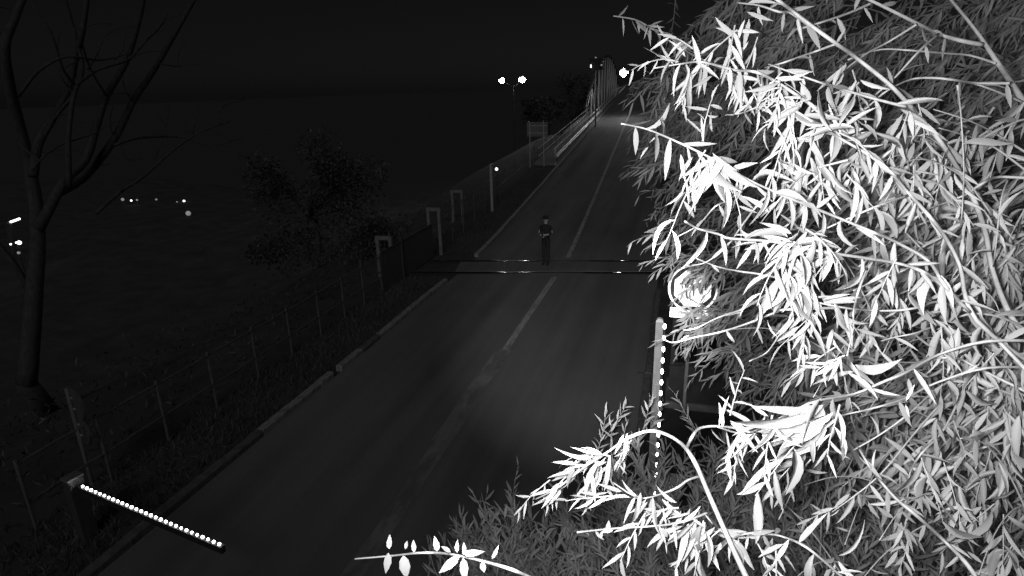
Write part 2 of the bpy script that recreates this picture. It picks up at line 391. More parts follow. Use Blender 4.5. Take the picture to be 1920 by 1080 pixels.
# white marker post and its small lamp
wp = gnd(926, 397, road_z(30) * .7); tp = at_y(918, 308, wp[1])
post = empty('marker_post', tuple(wp), 'tall slim white post on the left verge beyond the crossing', 'post')
q = MB(); q.box(((wp[0] + tp[0]) / 2, wp[1], (wp[2] + tp[2]) / 2), (.13, .13, tp[2] - wp[2])); q.build('shaft', WHITEP, post)
q = MB(); q.box((wp[0], wp[1], tp[2] + .02), (.17, .17, .05)); q.build('cap', WHITEP, post)
lp = at_y(931, 317, wp[1] + 1.5)
lamp = empty('bulkhead_lamp', tuple(lp), 'small lit lamp right of the slim white post', 'lamp')
q = MB(); q.disc(lp, CAM - lp, .075, .04, 14); q.build('lens', DIMLENS, lamp)
q = MB(); q.disc(lp - (CAM - lp) / np.linalg.norm(CAM - lp) * .05, CAM - lp, .10, .06, 14); q.build('housing', DARKST, lamp)
q = MB(); zb = terrain(lp[0], lp[1]) - .2; q.tube([(lp[0], lp[1] + .1, zb), (lp[0], lp[1] + .1, lp[2] + .03)], .025, 6); q.build('pole', DARKST, lamp)

# ------------------------------------------------------------------ sign board seen from behind, guard rails, hand rail
bp0 = at_y(995, 306, 43.0); yb_ = 43.0
sb = empty('sign_board', tuple(bp0), 'square road sign board seen from behind on two thin poles', 'sign')
tl = at_y(988, 229, yb_); br = at_y(1027, 256, yb_)
q = MB(); q.box(((tl[0] + br[0]) / 2, yb_, (tl[2] + br[2]) / 2), (br[0] - tl[0], .03, tl[2] - br[2])); q.build('board', SIGNBK, sb)
for u0, u1, vb, vt in ((994, 993, 308, 228), (1020, 1019, 304, 226)):
    a = at_y(u0, vb, yb_ - .06); b = at_y(u1, vt, yb_ - .06); a[2] -= .3; q = MB(); q.tube([a, b], .04, 8); q.build('pole', STEEL, sb)
for s in (.25, .75):
    zz = tl[2] + (br[2] - tl[2]) * s; q = MB(); q.box(((tl[0] + br[0]) / 2, yb_ - .02, zz), ((br[0] - tl[0]) * .96, .03, .05)); q.build('brace', STEEL, sb)
gr = empty('guard_rail', (road_x(50) - HW - .35, 50, road_z(50)), 'ribbed steel guard rail between road and bridge footway', 'guard rail')
gp = lambda y, z, o=0: np.array([road_x(y) - HW - .30 - o, y, road_z(y) + z])
wprof = [(-.02, -.16), (.05, -.11), (.05, -.06), (-.02, -.01), (-.02, .01), (.05, .06), (.05, .11), (-.02, .16), (-.035, .16), (-.035, -.16)]
gy = list(np.arange(44.0, 128, 4.0))
for y in gy: q = MB(); q.box(gp(y, .42, .07), (.1, .09, .95)); q.build('post', STEEL, gr)
for y0, y1 in zip(gy[:-1], gy[1:]):
    q = MB(); q.prism(wprof, gp(y0, .62), gp(y1, .62)); q.build('beam', GALV, gr)
    q = MB(); q.tube([gp(y0, 1.15, .1), gp(y1, 1.15, .1)], .075, 8); q.build('top_pipe', GALV, gr)
for y in gy: q = MB(); q.tube([gp(y, .85, .1), gp(y, 1.15, .1)], .04, 6); q.build('bracket', GALV, gr)
q = MB(); a = gp(43.7, .62); q.ball(a, .16, 10, 6, (.5, 1.2, 1.1)); q.build('end_cap', WHITEP, gr)
hr = empty('hand_rail', (road_x(46) - HW - 1.9, 46, road_z(46)), 'thin pipe hand rail along the outer edge of the bridge footway', 'hand rail')
hp = lambda y, z: np.array([road_x(y) - HW - 1.75, y, road_z(y) + z])
hy = list(np.arange(44.5, 120, 3.0))
for y in hy: q = MB(); q.tube([hp(y, -.1), hp(y, 1.1)], .025, 6); q.build('post', FENCE, hr)
for y0, y1 in zip(hy[:-1], hy[1:]):
    for z in (1.1, .55): q = MB(); q.tube([hp(y0, z), hp(y1, z)], .028, 6); q.build('pipe', GALV, hr)
sl = MB(); 
for y0, y1 in zip(np.arange(44, 164, 6.0), np.arange(50, 170, 6.0)):
    a, b = np.array([road_x(y0) - HW - 1.1, y0, road_z(y0) + .06]), np.array([road_x(y1) - HW - 1.1, y1, road_z(y1) + .06]); sl.prism([(-.9, -.3), (-.9, .06), (.9, .06), (.9, -.3)], a, b)
props(sl.build('bridge_footway', CONC), kind='structure')

# ------------------------------------------------------------------ lamps
def flood(u, v, dist, r, energy, root, aim=None):
    p = at(u, v, dist); to = CAM - p; to /= np.linalg.norm(to)
    q = MB(); q.disc(p, to, r * .62, .08, 20); q.build('lens', LENS, root)
    for k in range(7):                                     # uneven glowing discs round the lens, shaped as its star glare
        a = 2 * math.pi * k / 7 + .3 * math.sin(k * 2.7); e = RW @ np.array([math.cos(a), math.sin(a), 0]) * r * random.uniform(.72, 1.0)
        q = MB(); q.disc(p + e, to, r * random.uniform(.22, .34), .06, 10); q.build('glare_disc', LENS, root)
    q = MB(); q.disc(p - to * .16, to, r * 1.2, .22, 20); q.build('housing', DARKST, root)
    ld = bpy.data.lights.new('floodlight_beam', 'SPOT'); ld.spot_size = math.radians(165); ld.spot_blend = .6; lo = bpy.data.objects.new('floodlight_beam', ld); COL.objects.link(lo)
    if aim is not None: ld.spot_size = math.radians(176); ld.spot_blend = .3
    ld.energy = energy; ld.shadow_soft_size = .5 if aim is None else .12; pos = p + to * .3 - (np.array([0, 0, .7]) + to * .15 if aim is not None else 0); lo.rotation_euler = Vector((aim if aim is not None else gnd(1000, 560)) - pos).to_track_quat('-Z', 'Y').to_euler()
    lo.parent = root; lo.location = pos - np.array(root.location)
    return p
pm = at(962, 168, 84)
tw = empty('twin_lamp_mast', (pm[0], pm[1], -8.5), 'far mast with two dazzling floodlights left of the bridge', 'lamp')
pa = flood(941, 151, 84, .30, 230, tw); pb = flood(979, 149, 84, .36, 300, tw)
q = MB(); q.tube([(pm[0], pm[1] + .3, -8.6), (pm[0], pm[1] + .3, pm[2] + .6)], [.09, .05], 8); q.build('mast', BLACK, tw)
q = MB(); q.tube([pa + [0, .35, -.1], (pm[0], pm[1] + .3, pm[2] + .3), pb + [0, .35, -.1]], .04, 6); q.build('cross_arm', BLACK, tw)
pl = at(1169, 136, 79)
sg = empty('bridge_lamp', (pl[0] + 2.2, pl[1], road_z(pl[1])), 'single dazzling street lamp over the road at the bridge', 'lamp')
flood(1169, 136, 79, .40, 320, sg, on_road(0, pl[1] + 1))
q = MB(); bx_ = road_x(pl[1]) + HW + .9
q.tube([(bx_, pl[1] + .4, road_z(pl[1]) - .3), (bx_, pl[1] + .4, pl[2] + .4), (pl[0], pl[1] + .35, pl[2] + .3)], [.1, .07, .05], 8); q.build('pole', DARKST, sg)
# dark signal head hanging by the bridge entrance with faint lamps
ts0 = at(1116, 122, 70)
ts = empty('signal_head', (ts0[0], ts0[1], road_z(ts0[1])), 'dark signal head on a pole above the bridge entrance, one lamp glinting', 'signal')
q = MB(); q.box((ts0[0] + .1, ts0[1], ts0[2] + .1), (1.5, .3, 1.2)); q.build('backboard', BLACK, ts)
q = MB(); q.tube([(ts0[0] + .1, ts0[1] + .3, road_z(ts0[1]) - .8), (ts0[0] + .1, ts0[1] + .3, ts0[2] + .2)], .08, 8); q.build('pole', DARKST, ts)
for u, v, r, mt in ((1108, 124, .12, DIMLENS), (1128, 122, .12, FAINT), (1117, 108, .10, FAINT)):
    p = at(u, v, 69.4); q = MB(); q.ball(p, r, 10, 6, (.6, .5, 1.4) if mt is DIMLENS else (1, .5, .7)); q.build('lamp', mt, ts)

# distant lamps across the low ground on the left
def far_lamp(u, v, dist, r, mt, label, group='small far lamps on the low ground'):
    p = at(u, v, dist); zb = min(terrain(p[0], p[1]), p[2] - 1.5)
    root = empty('far_lamp', (p[0], p[1], zb), label, 'lamp', group)
    q = MB(); q.ball(p, r, 8, 6); q.build('globe', mt, root)
    q = MB(); q.tube([(p[0], p[1], zb - .3), (p[0], p[1], p[2] - r * .8)], [.07, .05], 6); q.build('pole', DARKST, root)
for u, v, r, mt, lb in [(230, 374, .20, FAINT, 'dim far lamp, leftmost of the dotted row under the bare branch'), (246, 376, .12, DIMLENS, 'tiny bright far lamp, second in the dotted row'),
                        (257, 375, .13, FAINT, 'dim far lamp, third in the dotted row'), (293, 374, .13, FAINT, 'dim far lamp in the middle of the dotted row'),
                        (332, 379, .12, FAINT, 'dim far lamp, last but one in the dotted row'), (345, 377, .15, DIMLENS, 'brighter far lamp at the right end of the dotted row')]:
    far_lamp(u, v, 96, r, mt, lb)
far_lamp(353, 400, 84, .30, FAINT, 'faint far lamp just below the dotted row')
far_lamp(36, 455, 66, .17, DIMLENS, 'bright far lamp at the left edge below the lit arm')
far_lamp(31, 455, 66.5, .09, DIMLENS, 'small lamp touching the bright far lamp at the left edge')
far_lamp(20, 458, 66, .08, DIMLENS, 'tiny far lamp at the very left edge')
far_lamp(35, 474, 63, .12, FAINT, 'faint low lamp under the bright far lamp at the left edge')
fa, fb = at(15, 418, 68), at(37, 410, 68)
fbar = empty('far_barrier_arm', (fa[0], fa[1], fa[2] - 1.0), 'far lit barrier arm slanting at the left edge', 'barrier')
q = MB(); q.tube([fa, fb], .07, 6); q.build('arm', DARKST, fbar)
q = MB(); q.box((fa[0], fa[1], fa[2] - 1.0), (.35, .35, 2.2)); q.build('cabinet', DARKST, fbar)
for k in range(6):
    p = fa + (fb - fa) * (.1 + k * .17) + (CAM - fa) / np.linalg.norm(CAM - fa) * .1; q = MB(); q.ball(p, .1 if k else .08, 8, 5); q.build('led', DIMLENS if k else FAINT, fbar)

# ------------------------------------------------------------------ barriers
def cabinet(root, c, h, rz):
    q = MB(); q.box((c[0], c[1], c[2] + h / 2), (.30, .36, h), rz); q.build('cabinet', ARM, root)
    q = MB(); q.box((c[0], c[1], c[2] + h + .02), (.34, .40, .04), rz); q.build('cap', ARM, root)
    q = MB(); q.box((c[0], c[1] - .186, c[2] + h * .45), (.24, .012, h * .7), rz); q.build('door', ARM, root)
A0 = gnd(155, 912, .92); A1 = gnd(411, 1020, .92); ad = (A1 - A0) / np.linalg.norm(A1 - A0)
bl = empty('barrier', (A0[0] - .28, A0[1] + .05, 0), 'lowered barrier arm with a row of lit beads at the left road edge', 'barrier')
bpos = gnd(165, 990); bc = A0 - ad * .22
q = MB(); q.box((bc[0], bc[1], .5), (.17, .2, 1.0), math.atan2(ad[1], ad[0])); q.build('cabinet', DARKST, bl)  # dark colour stands in for weak lamp light on the body; cap lighter
q = MB(); q.box((bc[0], bc[1], 1.015), (.19, .22, .03), math.atan2(ad[1], ad[0])); q.build('cap', SIGNBK, bl)
q = MB(); q.prism([(-.03, -.11), (-.03, -.015), (.03, -.015), (.03, -.11)], A0 - ad * .3, A1 + ad * .06); q.build('arm', BLACK, bl)
NB = 29
for k in range(NB):
    p = A0 + (A1 - A0) * k / (NB - 1); q = MB(); q.ball(p, .0175 * random.uniform(.85, 1.15), 8, 5); q.build('led_bead', LED, bl)
# raised arm on the right
yr = 7.2; B1 = at_y(1237, 603, yr); B0 = at_y(1216, 985, yr)
B0[2] = max(B0[2], .5)
bd = (B1 - B0) / np.linalg.norm(B1 - B0)
brr = empty('barrier', (B0[0] + .15, yr, 0), 'raised barrier arm standing upright beside the willow with lit beads down its edge', 'barrier')
cabinet(brr, (B0[0] + .22, yr + .12, 0.0), 1.02, 0)
q = MB(); q.prism([(-.045, -.03), (-.045, .03), (.045, .03), (.045, -.03)], B0, B1, up=(0, 1, 0)); q.build('arm', WHITEP, brr)
q = MB(); q.disc(B1 + bd * .003, (0, 1, .0), .045, .058, 16); q.build('rounded_tip', ARM, brr)
side = np.array([1.0, 0, 0])
q = MB(); q.prism([(-.012, -.02), (-.012, .02), (.012, .02), (.012, -.02)], B0 + side * .06, B1 + side * .06 - bd * .01, up=(0, 1, 0)); q.build('edge_strip', BLACK, brr)
L = np.linalg.norm(B1 - B0); k = 0; s_ = .05
while s_ < L - .02:
    p = B1 - bd * s_ + side * .062 + np.array([0, -.022, 0]); q = MB(); q.ball(p, .019, 6, 4, (1, .7, 2.0)); q.build('led_bead', LED, brr); s_ += .152
q = MB(); p = at_y(1232, 734, yr - .034); 
q.prism([(-.02, -.004), (-.02, .004), (.02, .004), (.02, -.004)], p - bd * .11 - [0, .03, 0], p + bd * .11 - [0, .03, 0], up=CAM - p); q.build('reflector', REFL, brr)

# ------------------------------------------------------------------ sign pole on the left, seen from behind and almost edge-on
sp = gnd(172, 905); st_ = at_y(124, 728, sp[1])
sgn = empty('traffic_sign', tuple(sp), 'pole with two round signs seen almost edge-on by the left fence', 'sign')
q = MB(); q.tube([(sp[0], sp[1], -.3), tuple(st_)], .032, 8); q.build('pole', SIGNBK, sgn)
for u, v, rr in ((138, 756, .31), (157, 806, .27)):
    c = at_y(u, v, sp[1] + .02); c[0] = sp[0] + (st_[0] - sp[0]) * ((c[2]) / st_[2]) + .10
    vd = ray(u, v); nn = np.cross(vd, [0, 0, 1.0]); nn /= np.linalg.norm(nn); nn = nn + .30 * np.array([vd[0], vd[1], 0])
    q = MB(); q.disc(c, nn, rr, .025, 28); q.build('sign_disc', DARKST, sgn)
    q = MB(); q.disc(c - nn * .02, nn, rr * .93, .012, 28); q.build('sign_back_rim', SIGNB2, sgn)
    for dz in (-.1, .1): q = MB(); q.box((c[0] - .06, c[1], c[2] + dz), (.12, .03, .03)); q.build('clamp', STEEL, sgn)

# ------------------------------------------------------------------ guard booth and the two signs in front of it
b0, b1 = gnd(1250, 766), gnd(1347, 766); by = (b0[1] + b1[1]) / 2 + .5; bxm = (b0[0] + b1[0]) / 2 + .04; bw_ = 1.06
booth = empty('guard_booth', (bxm, by, 0), 'dark narrow guard booth half hidden behind the willow', 'booth')
q = MB(); q.box((bxm, by, .05), (bw_ + .1, 1.1, .14)); q.build('plinth', CONC, booth)
yf = by - .5
q = MB(); q.box((bxm, by, .50), (bw_, 1.0, .78)); q.build('lower_panel', BOOTHW, booth)
for x in (-bw_ / 2 + .04, 0, bw_ / 2 - .04): q = MB(); q.box((bxm + x, yf + .03, 1.42), (.07, .07, 1.06)); q.build('window_post', DARKST, booth)
for x in (-bw_ / 4, bw_ / 4): q = MB(); q.box((bxm + x, yf + .035, 1.42), (bw_ / 2 - .09, .012, 1.03)); q.build('window_pane', GLASS, booth)
q = MB(); q.box((bxm, yf - .02, .905), (bw_ + .04, .1, .035)); q.build('window_sill', DARKST, booth)
for x in (-1, 1): q = MB(); q.box((bxm + x * (bw_ / 2 - .02), by + .06, 1.42), (.035, .86, 1.06)); q.build('side_wall', BOOTHW, booth)
q = MB(); q.box((bxm, by + .48, 1.42), (bw_ - .05, .035, 1.06)); q.build('rear_wall', BOOTHW, booth)
q = MB(); q.box((bxm, by, 2.14), (bw_, 1.0, .40)); q.build('fascia', BOOTHW, booth)
q = MB(); q.box((bxm, by, 2.37), (bw_ + .16, 1.2, .06)); q.build('roof', DARKST, booth)
UPZ = np.array([0, 0, 1.0])
def norm3(v): return v / np.linalg.norm(v)
ys_ = yf - .35; c1 = at_y(1299, 541, ys_); c2 = at_y(1297, 617, ys_)
rsn = empty('traffic_sign', (c1[0], ys_ + .05, 0), 'white reflective round sign and second sign on a pole behind willow leaves', 'sign')
q = MB(); q.tube([(c1[0], ys_ + .06, -.2), (c1[0], ys_ + .06, c1[2] + .4)], .035, 8); q.build('pole', STEEL, rsn)
nn = norm3(np.array(ir.location) + CAM - 2 * c1)
q = MB(); q.disc(c1, nn, .435, .02, 36); sgo = q.build('upper_sign', REFL, rsn)
q = MB(); q.disc(c1 + nn * .012, nn, .402, .006, 36); q.build('ring', DARKST, sgo)
q = MB(); q.disc(c1 + nn * .017, nn, .345, .006, 8); q.build('face', REFL, sgo)
c2 = at_y(1296, 588, ys_); n2 = norm3(np.array(ir.location) + CAM - 2 * c2); ax = norm3(np.cross(UPZ, n2))
q = MB(); q.prism([(-.09, -.008), (-.09, .008), (.09, .008), (.09, -.008)], c2 - ax * .38, c2 + ax * .38, up=n2); q.build('lower_plate', REFL, rsn)

# ------------------------------------------------------------------ leaves
TV = np.array([(0, 0, 0), (-.42, .22, .02), (0, .22, -.05), (.42, .22, .02), (-.5, .5, -.03), (0, .5, -.12), (.5, .5, -.03), (-.27, .78, -.17), (0, .78, -.22), (.27, .78, -.17), (0, 1, -.33)], float)
TF = [(0, 2, 1), (0, 3, 2), (1, 2, 5, 4), (2, 3, 6, 5), (4, 5, 8, 7), (5, 6, 9, 8), (7, 8, 10), (8, 9, 10)]
def leaf_variant(curl, fold, twist, bend=0.0):
    q = MB(); st = [(0, .05), (.1, .5), (.25, .85), (.42, 1.0), (.6, .9), (.78, .6), (.92, .24), (1.0, .0)]
    V = []
    for y, wd in st:
        a = twist * y; z = -curl * y * y
        for x in (-.5, 0, .5):
            px = x * wd; pz = (abs(x) * 2 * wd) * fold
            V.append((px * math.cos(a) - pz * math.sin(a) + bend * 6 * y * y, y, z + (px * math.sin(a) + pz * math.cos(a)) * .2))
    F_ = []
    for i in range(len(st) - 1):
        for k in (0, 1): F_.append((i * 3 + k, i * 3 + k + 1, (i + 1) * 3 + k + 1, (i + 1) * 3 + k))
    q.add(V, F_); return q
def norm(v): return v / (np.linalg.norm(v) + 1e-9)
class Tree:
    def __init__(s, name, base, label, cat='tree', group=None):
        s.root = empty(name, tuple(base), label, cat, group); s.base = np.array(base, float); s.L = []; s.br = []
    def branch(s, pts, r0, r1, mt, name='branch', n=6):
        q = MB(); q.tube(pts, list(np.linspace(r0, r1, len(pts))), n); o = q.build(name, mt, s.root, smooth=True); s.br.append(o); return len(s.br) - 1
    def leaf(s, p, d, nrm, L, W, b=-1):
        d = norm(d); nrm = nrm - nrm.dot(d) * d; nrm = norm(nrm); s.L.append((p, d, nrm, L, W, b))
    def finish(s, mt, n_obj=300, variants=None, min_px=0):
        L = s.L
        def size(l):
            a = proj(l[0]); b = proj(l[0] + l[1] * l[3])
            if a[2] < .2 or b[2] < .2: return 0
            if not (-20 < a[0] < 1940 and -20 < a[1] < 1100) and not (-20 < b[0] < 1940 and -20 < b[1] < 1100): return 0
            return math.hypot(a[0] - b[0], a[1] - b[1]) + 400 * l[4] / a[2]
        order = sorted(range(len(L)), key=lambda i: -size(L[i])) if n_obj else list(range(len(L)))
        big = order[:n_obj]; rest = order[n_obj:]
        for i in big:
            p, d, nr, ln, wd, b = L[i]; par = s.br[b] if b >= 0 else s.root
            o = link('leaf', random.choice(variants), par); sd = np.cross(d, nr); M = Matrix.Identity(4)
            for k in range(3): M[k][0] = sd[k] * wd; M[k][1] = d[k] * ln; M[k][2] = nr[k] * ln; M[k][3] = p[k] - s.base[k]
            o.matrix_local = M
        if rest:
            P = np.array([L[i][0] for i in rest]) - s.base; D = np.array([L[i][1] for i in rest]); N = np.array([L[i][2] for i in rest])
            ln = np.array([L[i][3] for i in rest])[:, None, None]; wd = np.array([L[i][4] for i in rest])[:, None, None]; S = np.cross(D, N)
            cu = rng.uniform(-.3, 1.8, len(rest))[:, None, None]; bd_ = rng.normal(0, .13, len(rest))[:, None, None]
            V = P[:, None, :] + S[:, None, :] * wd * TV[None, :, 0:1] + D[:, None, :] * ln * TV[None, :, 1:2] + N[:, None, :] * ln * .7 * cu * TV[None, :, 2:3] + S[:, None, :] * ln * bd_ * TV[None, :, 1:2] ** 2
            nv = len(TV); V = V.reshape(-1, 3)
            loops = []; starts = []; tot = []; flat = [i for f in TF for i in f]; lens = [len(f) for f in TF]
            base = np.arange(len(rest))[:, None] * nv; loops = (base + np.array(flat)[None, :]).ravel()
            tot = np.tile(lens, len(rest)); starts = np.concatenate([[0], np.cumsum(tot)[:-1]])
            me = bpy.data.meshes.new('foliage'); me.vertices.add(len(V)); me.vertices.foreach_set('co', V.ravel().astype(np.float32))
            me.loops.add(len(loops)); me.loops.foreach_set('vertex_index', loops.astype(np.int32))
            me.polygons.add(len(tot)); me.polygons.foreach_set('loop_start', starts.astype(np.int32)); me.polygons.foreach_set('loop_total', tot.astype(np.int32))
            me.update(calc_edges=True); me.materials.append(mt); me.polygons.foreach_set('use_smooth', [True] * len(tot))
            o = link('foliage', me, s.root); o['kind'] = 'stuff'
def smooth_path(P, k=4):
    P = [np.asarray(p, float) for p in P]; out = []
    for i in range(len(P) - 1):
        a = P[max(i - 1, 0)]; b = P[i]; c = P[i + 1]; d = P[min(i + 2, len(P) - 1)]
        for j in range(k):
            t = j / k; out.append(.5 * ((2 * b) + (c - a) * t + (2 * a - 5 * b + 4 * c - d) * t * t + (3 * b - a - 3 * c + d) * t ** 3))
    return out + [P[-1]]
UPV = np.array([0, 0, 1.0])
def img_dir(u, v, ang, depth_part):
    """a world direction that points at an angle across the view (0 right, 90 down), leaning away or toward by depth_part"""
    a = math.radians(ang); d = RW @ np.array([math.cos(a), math.sin(a), depth_part]); return norm(d)
def leaves_along(T, path, b, spacing, L, droop=.5, wr=.18, skip=.0, out=.75, fwd=.55):
    acc = 0; side = 1
    for i in range(len(path) - 1):
        seg = path[i + 1] - path[i]; ln = np.linalg.norm(seg); t = seg / (ln + 1e-9); acc += ln
        while acc > spacing:
            acc -= spacing
            if random.random() < skip: continue
            p = path[i + 1] - t * acc; side = -side
            vdir = norm(p - CAM); s1 = norm(np.cross(vdir, t)) * side
            d = t * fwd + s1 * out * random.uniform(.5, 1.1) - UPV * droop * random.uniform(.4, 1.3) + rng.normal(0, .22, 3)
            nr = -vdir * .9 + UPV * .4 + rng.normal(0, .45, 3); l = L * random.uniform(.65, 1.15)
            T.leaf(p, d, nr, l, l * wr * random.uniform(.8, 1.25), b)
def burst(T, u, v, dist, n, lpx, ang, spread, b=-1, wr=.145, jit=15):
    """a bunch of leaves: some on the branch itself, the others along two or three short side twigs"""
    n1 = max(2, int(n * (.85 if lpx > 75 or (dist < 1.19 and v > 780) else .4))); n2 = int((n - n1) * 1.7)
    for _ in range(n1):
        p = at(u + random.gauss(0, jit), v + random.gauss(0, jit * .6), dist + random.uniform(-.07, .07))
        d = img_dir(u, v, ang + random.uniform(-spread, spread), random.uniform(-.5, .5)); l = lpx * random.uniform(.7, 1.2) * dist / F
        nr = -ray(u, v) + rng.normal(0, .45, 3); T.leaf(p, d, nr, l, l * wr * random.uniform(.75, 1.25), b)
    k = max(1, round(n2 / 7)) if lpx > 38 else 0
    for _ in range(k):
        p = at(u + random.gauss(0, jit * 1.3), v + random.gauss(0, jit * .8), dist + random.uniform(-.08, .12)); a = ang + random.uniform(-spread, spread) * .8
        d = img_dir(u, v, a, random.uniform(-.4, .6)); ln = lpx * random.uniform(1.1, 1.9) * dist / F; m_ = 7; path = [p]
        for q_ in range(m_): d = norm(d - UPV * .09 + rng.normal(0, .06, 3)); path.append(path[-1] + d * ln / m_)
        tw_ = MB(); tw_.tube(path, list(np.linspace(.0016, .0006, len(path))), 4, False); SIDE.setdefault(b, []).append(tw_)
        leaves_along(T, path, b, ln / m_ * .95, lpx * .8 * dist / F, .45, wr, .05, .6, .7)
SIDE = {}
# ------------------------------------------------------------------ near willow: branches hang from the right into the view
near = Tree('willow_tree', (3.1, 2.3, 0), 'near willow whose bright leafy branches hang in from the right', 'tree')
tr = [(3.1, 2.3, -.2), (3.0, 2.35, 1.6), (2.75, 2.3, 3.2), (2.4, 2.1, 4.6)]
near.branch(smooth_path(tr), .12, .05, BARK, 'trunk', 8)
limb_o = np.array([2.4, 2.1, 4.6])
near.branch(smooth_path([limb_o, (1.55, 1.75, 5.5), at(1935, 215, 1.75)]), .04, .012, BARK, 'limb')
near.branch(smooth_path([limb_o, (1.5, 1.5, 4.9), at(1960, 640, 1.6)]), .04, .010, BARK, 'limb')
near.branch(smooth_path([(2.75, 2.3, 3.2), at(2150, 1400, 2.0), at(1900, 1140, 1.55), at(1830, 1082, 1.5)]), .02, .006, BARK, 'limb')
near.branch(smooth_path([(3.0, 2.35, 2.2), at(1950, 1650, 2.2), at(1560, 1300, 1.4), at(1405, 1095, 1.2)]), .02, .0068, BARK, 'limb')
def far_right(u): return 1 + .30 * max(0.0, u - 1500) / 400     # the branches lead back to the trunk on the right
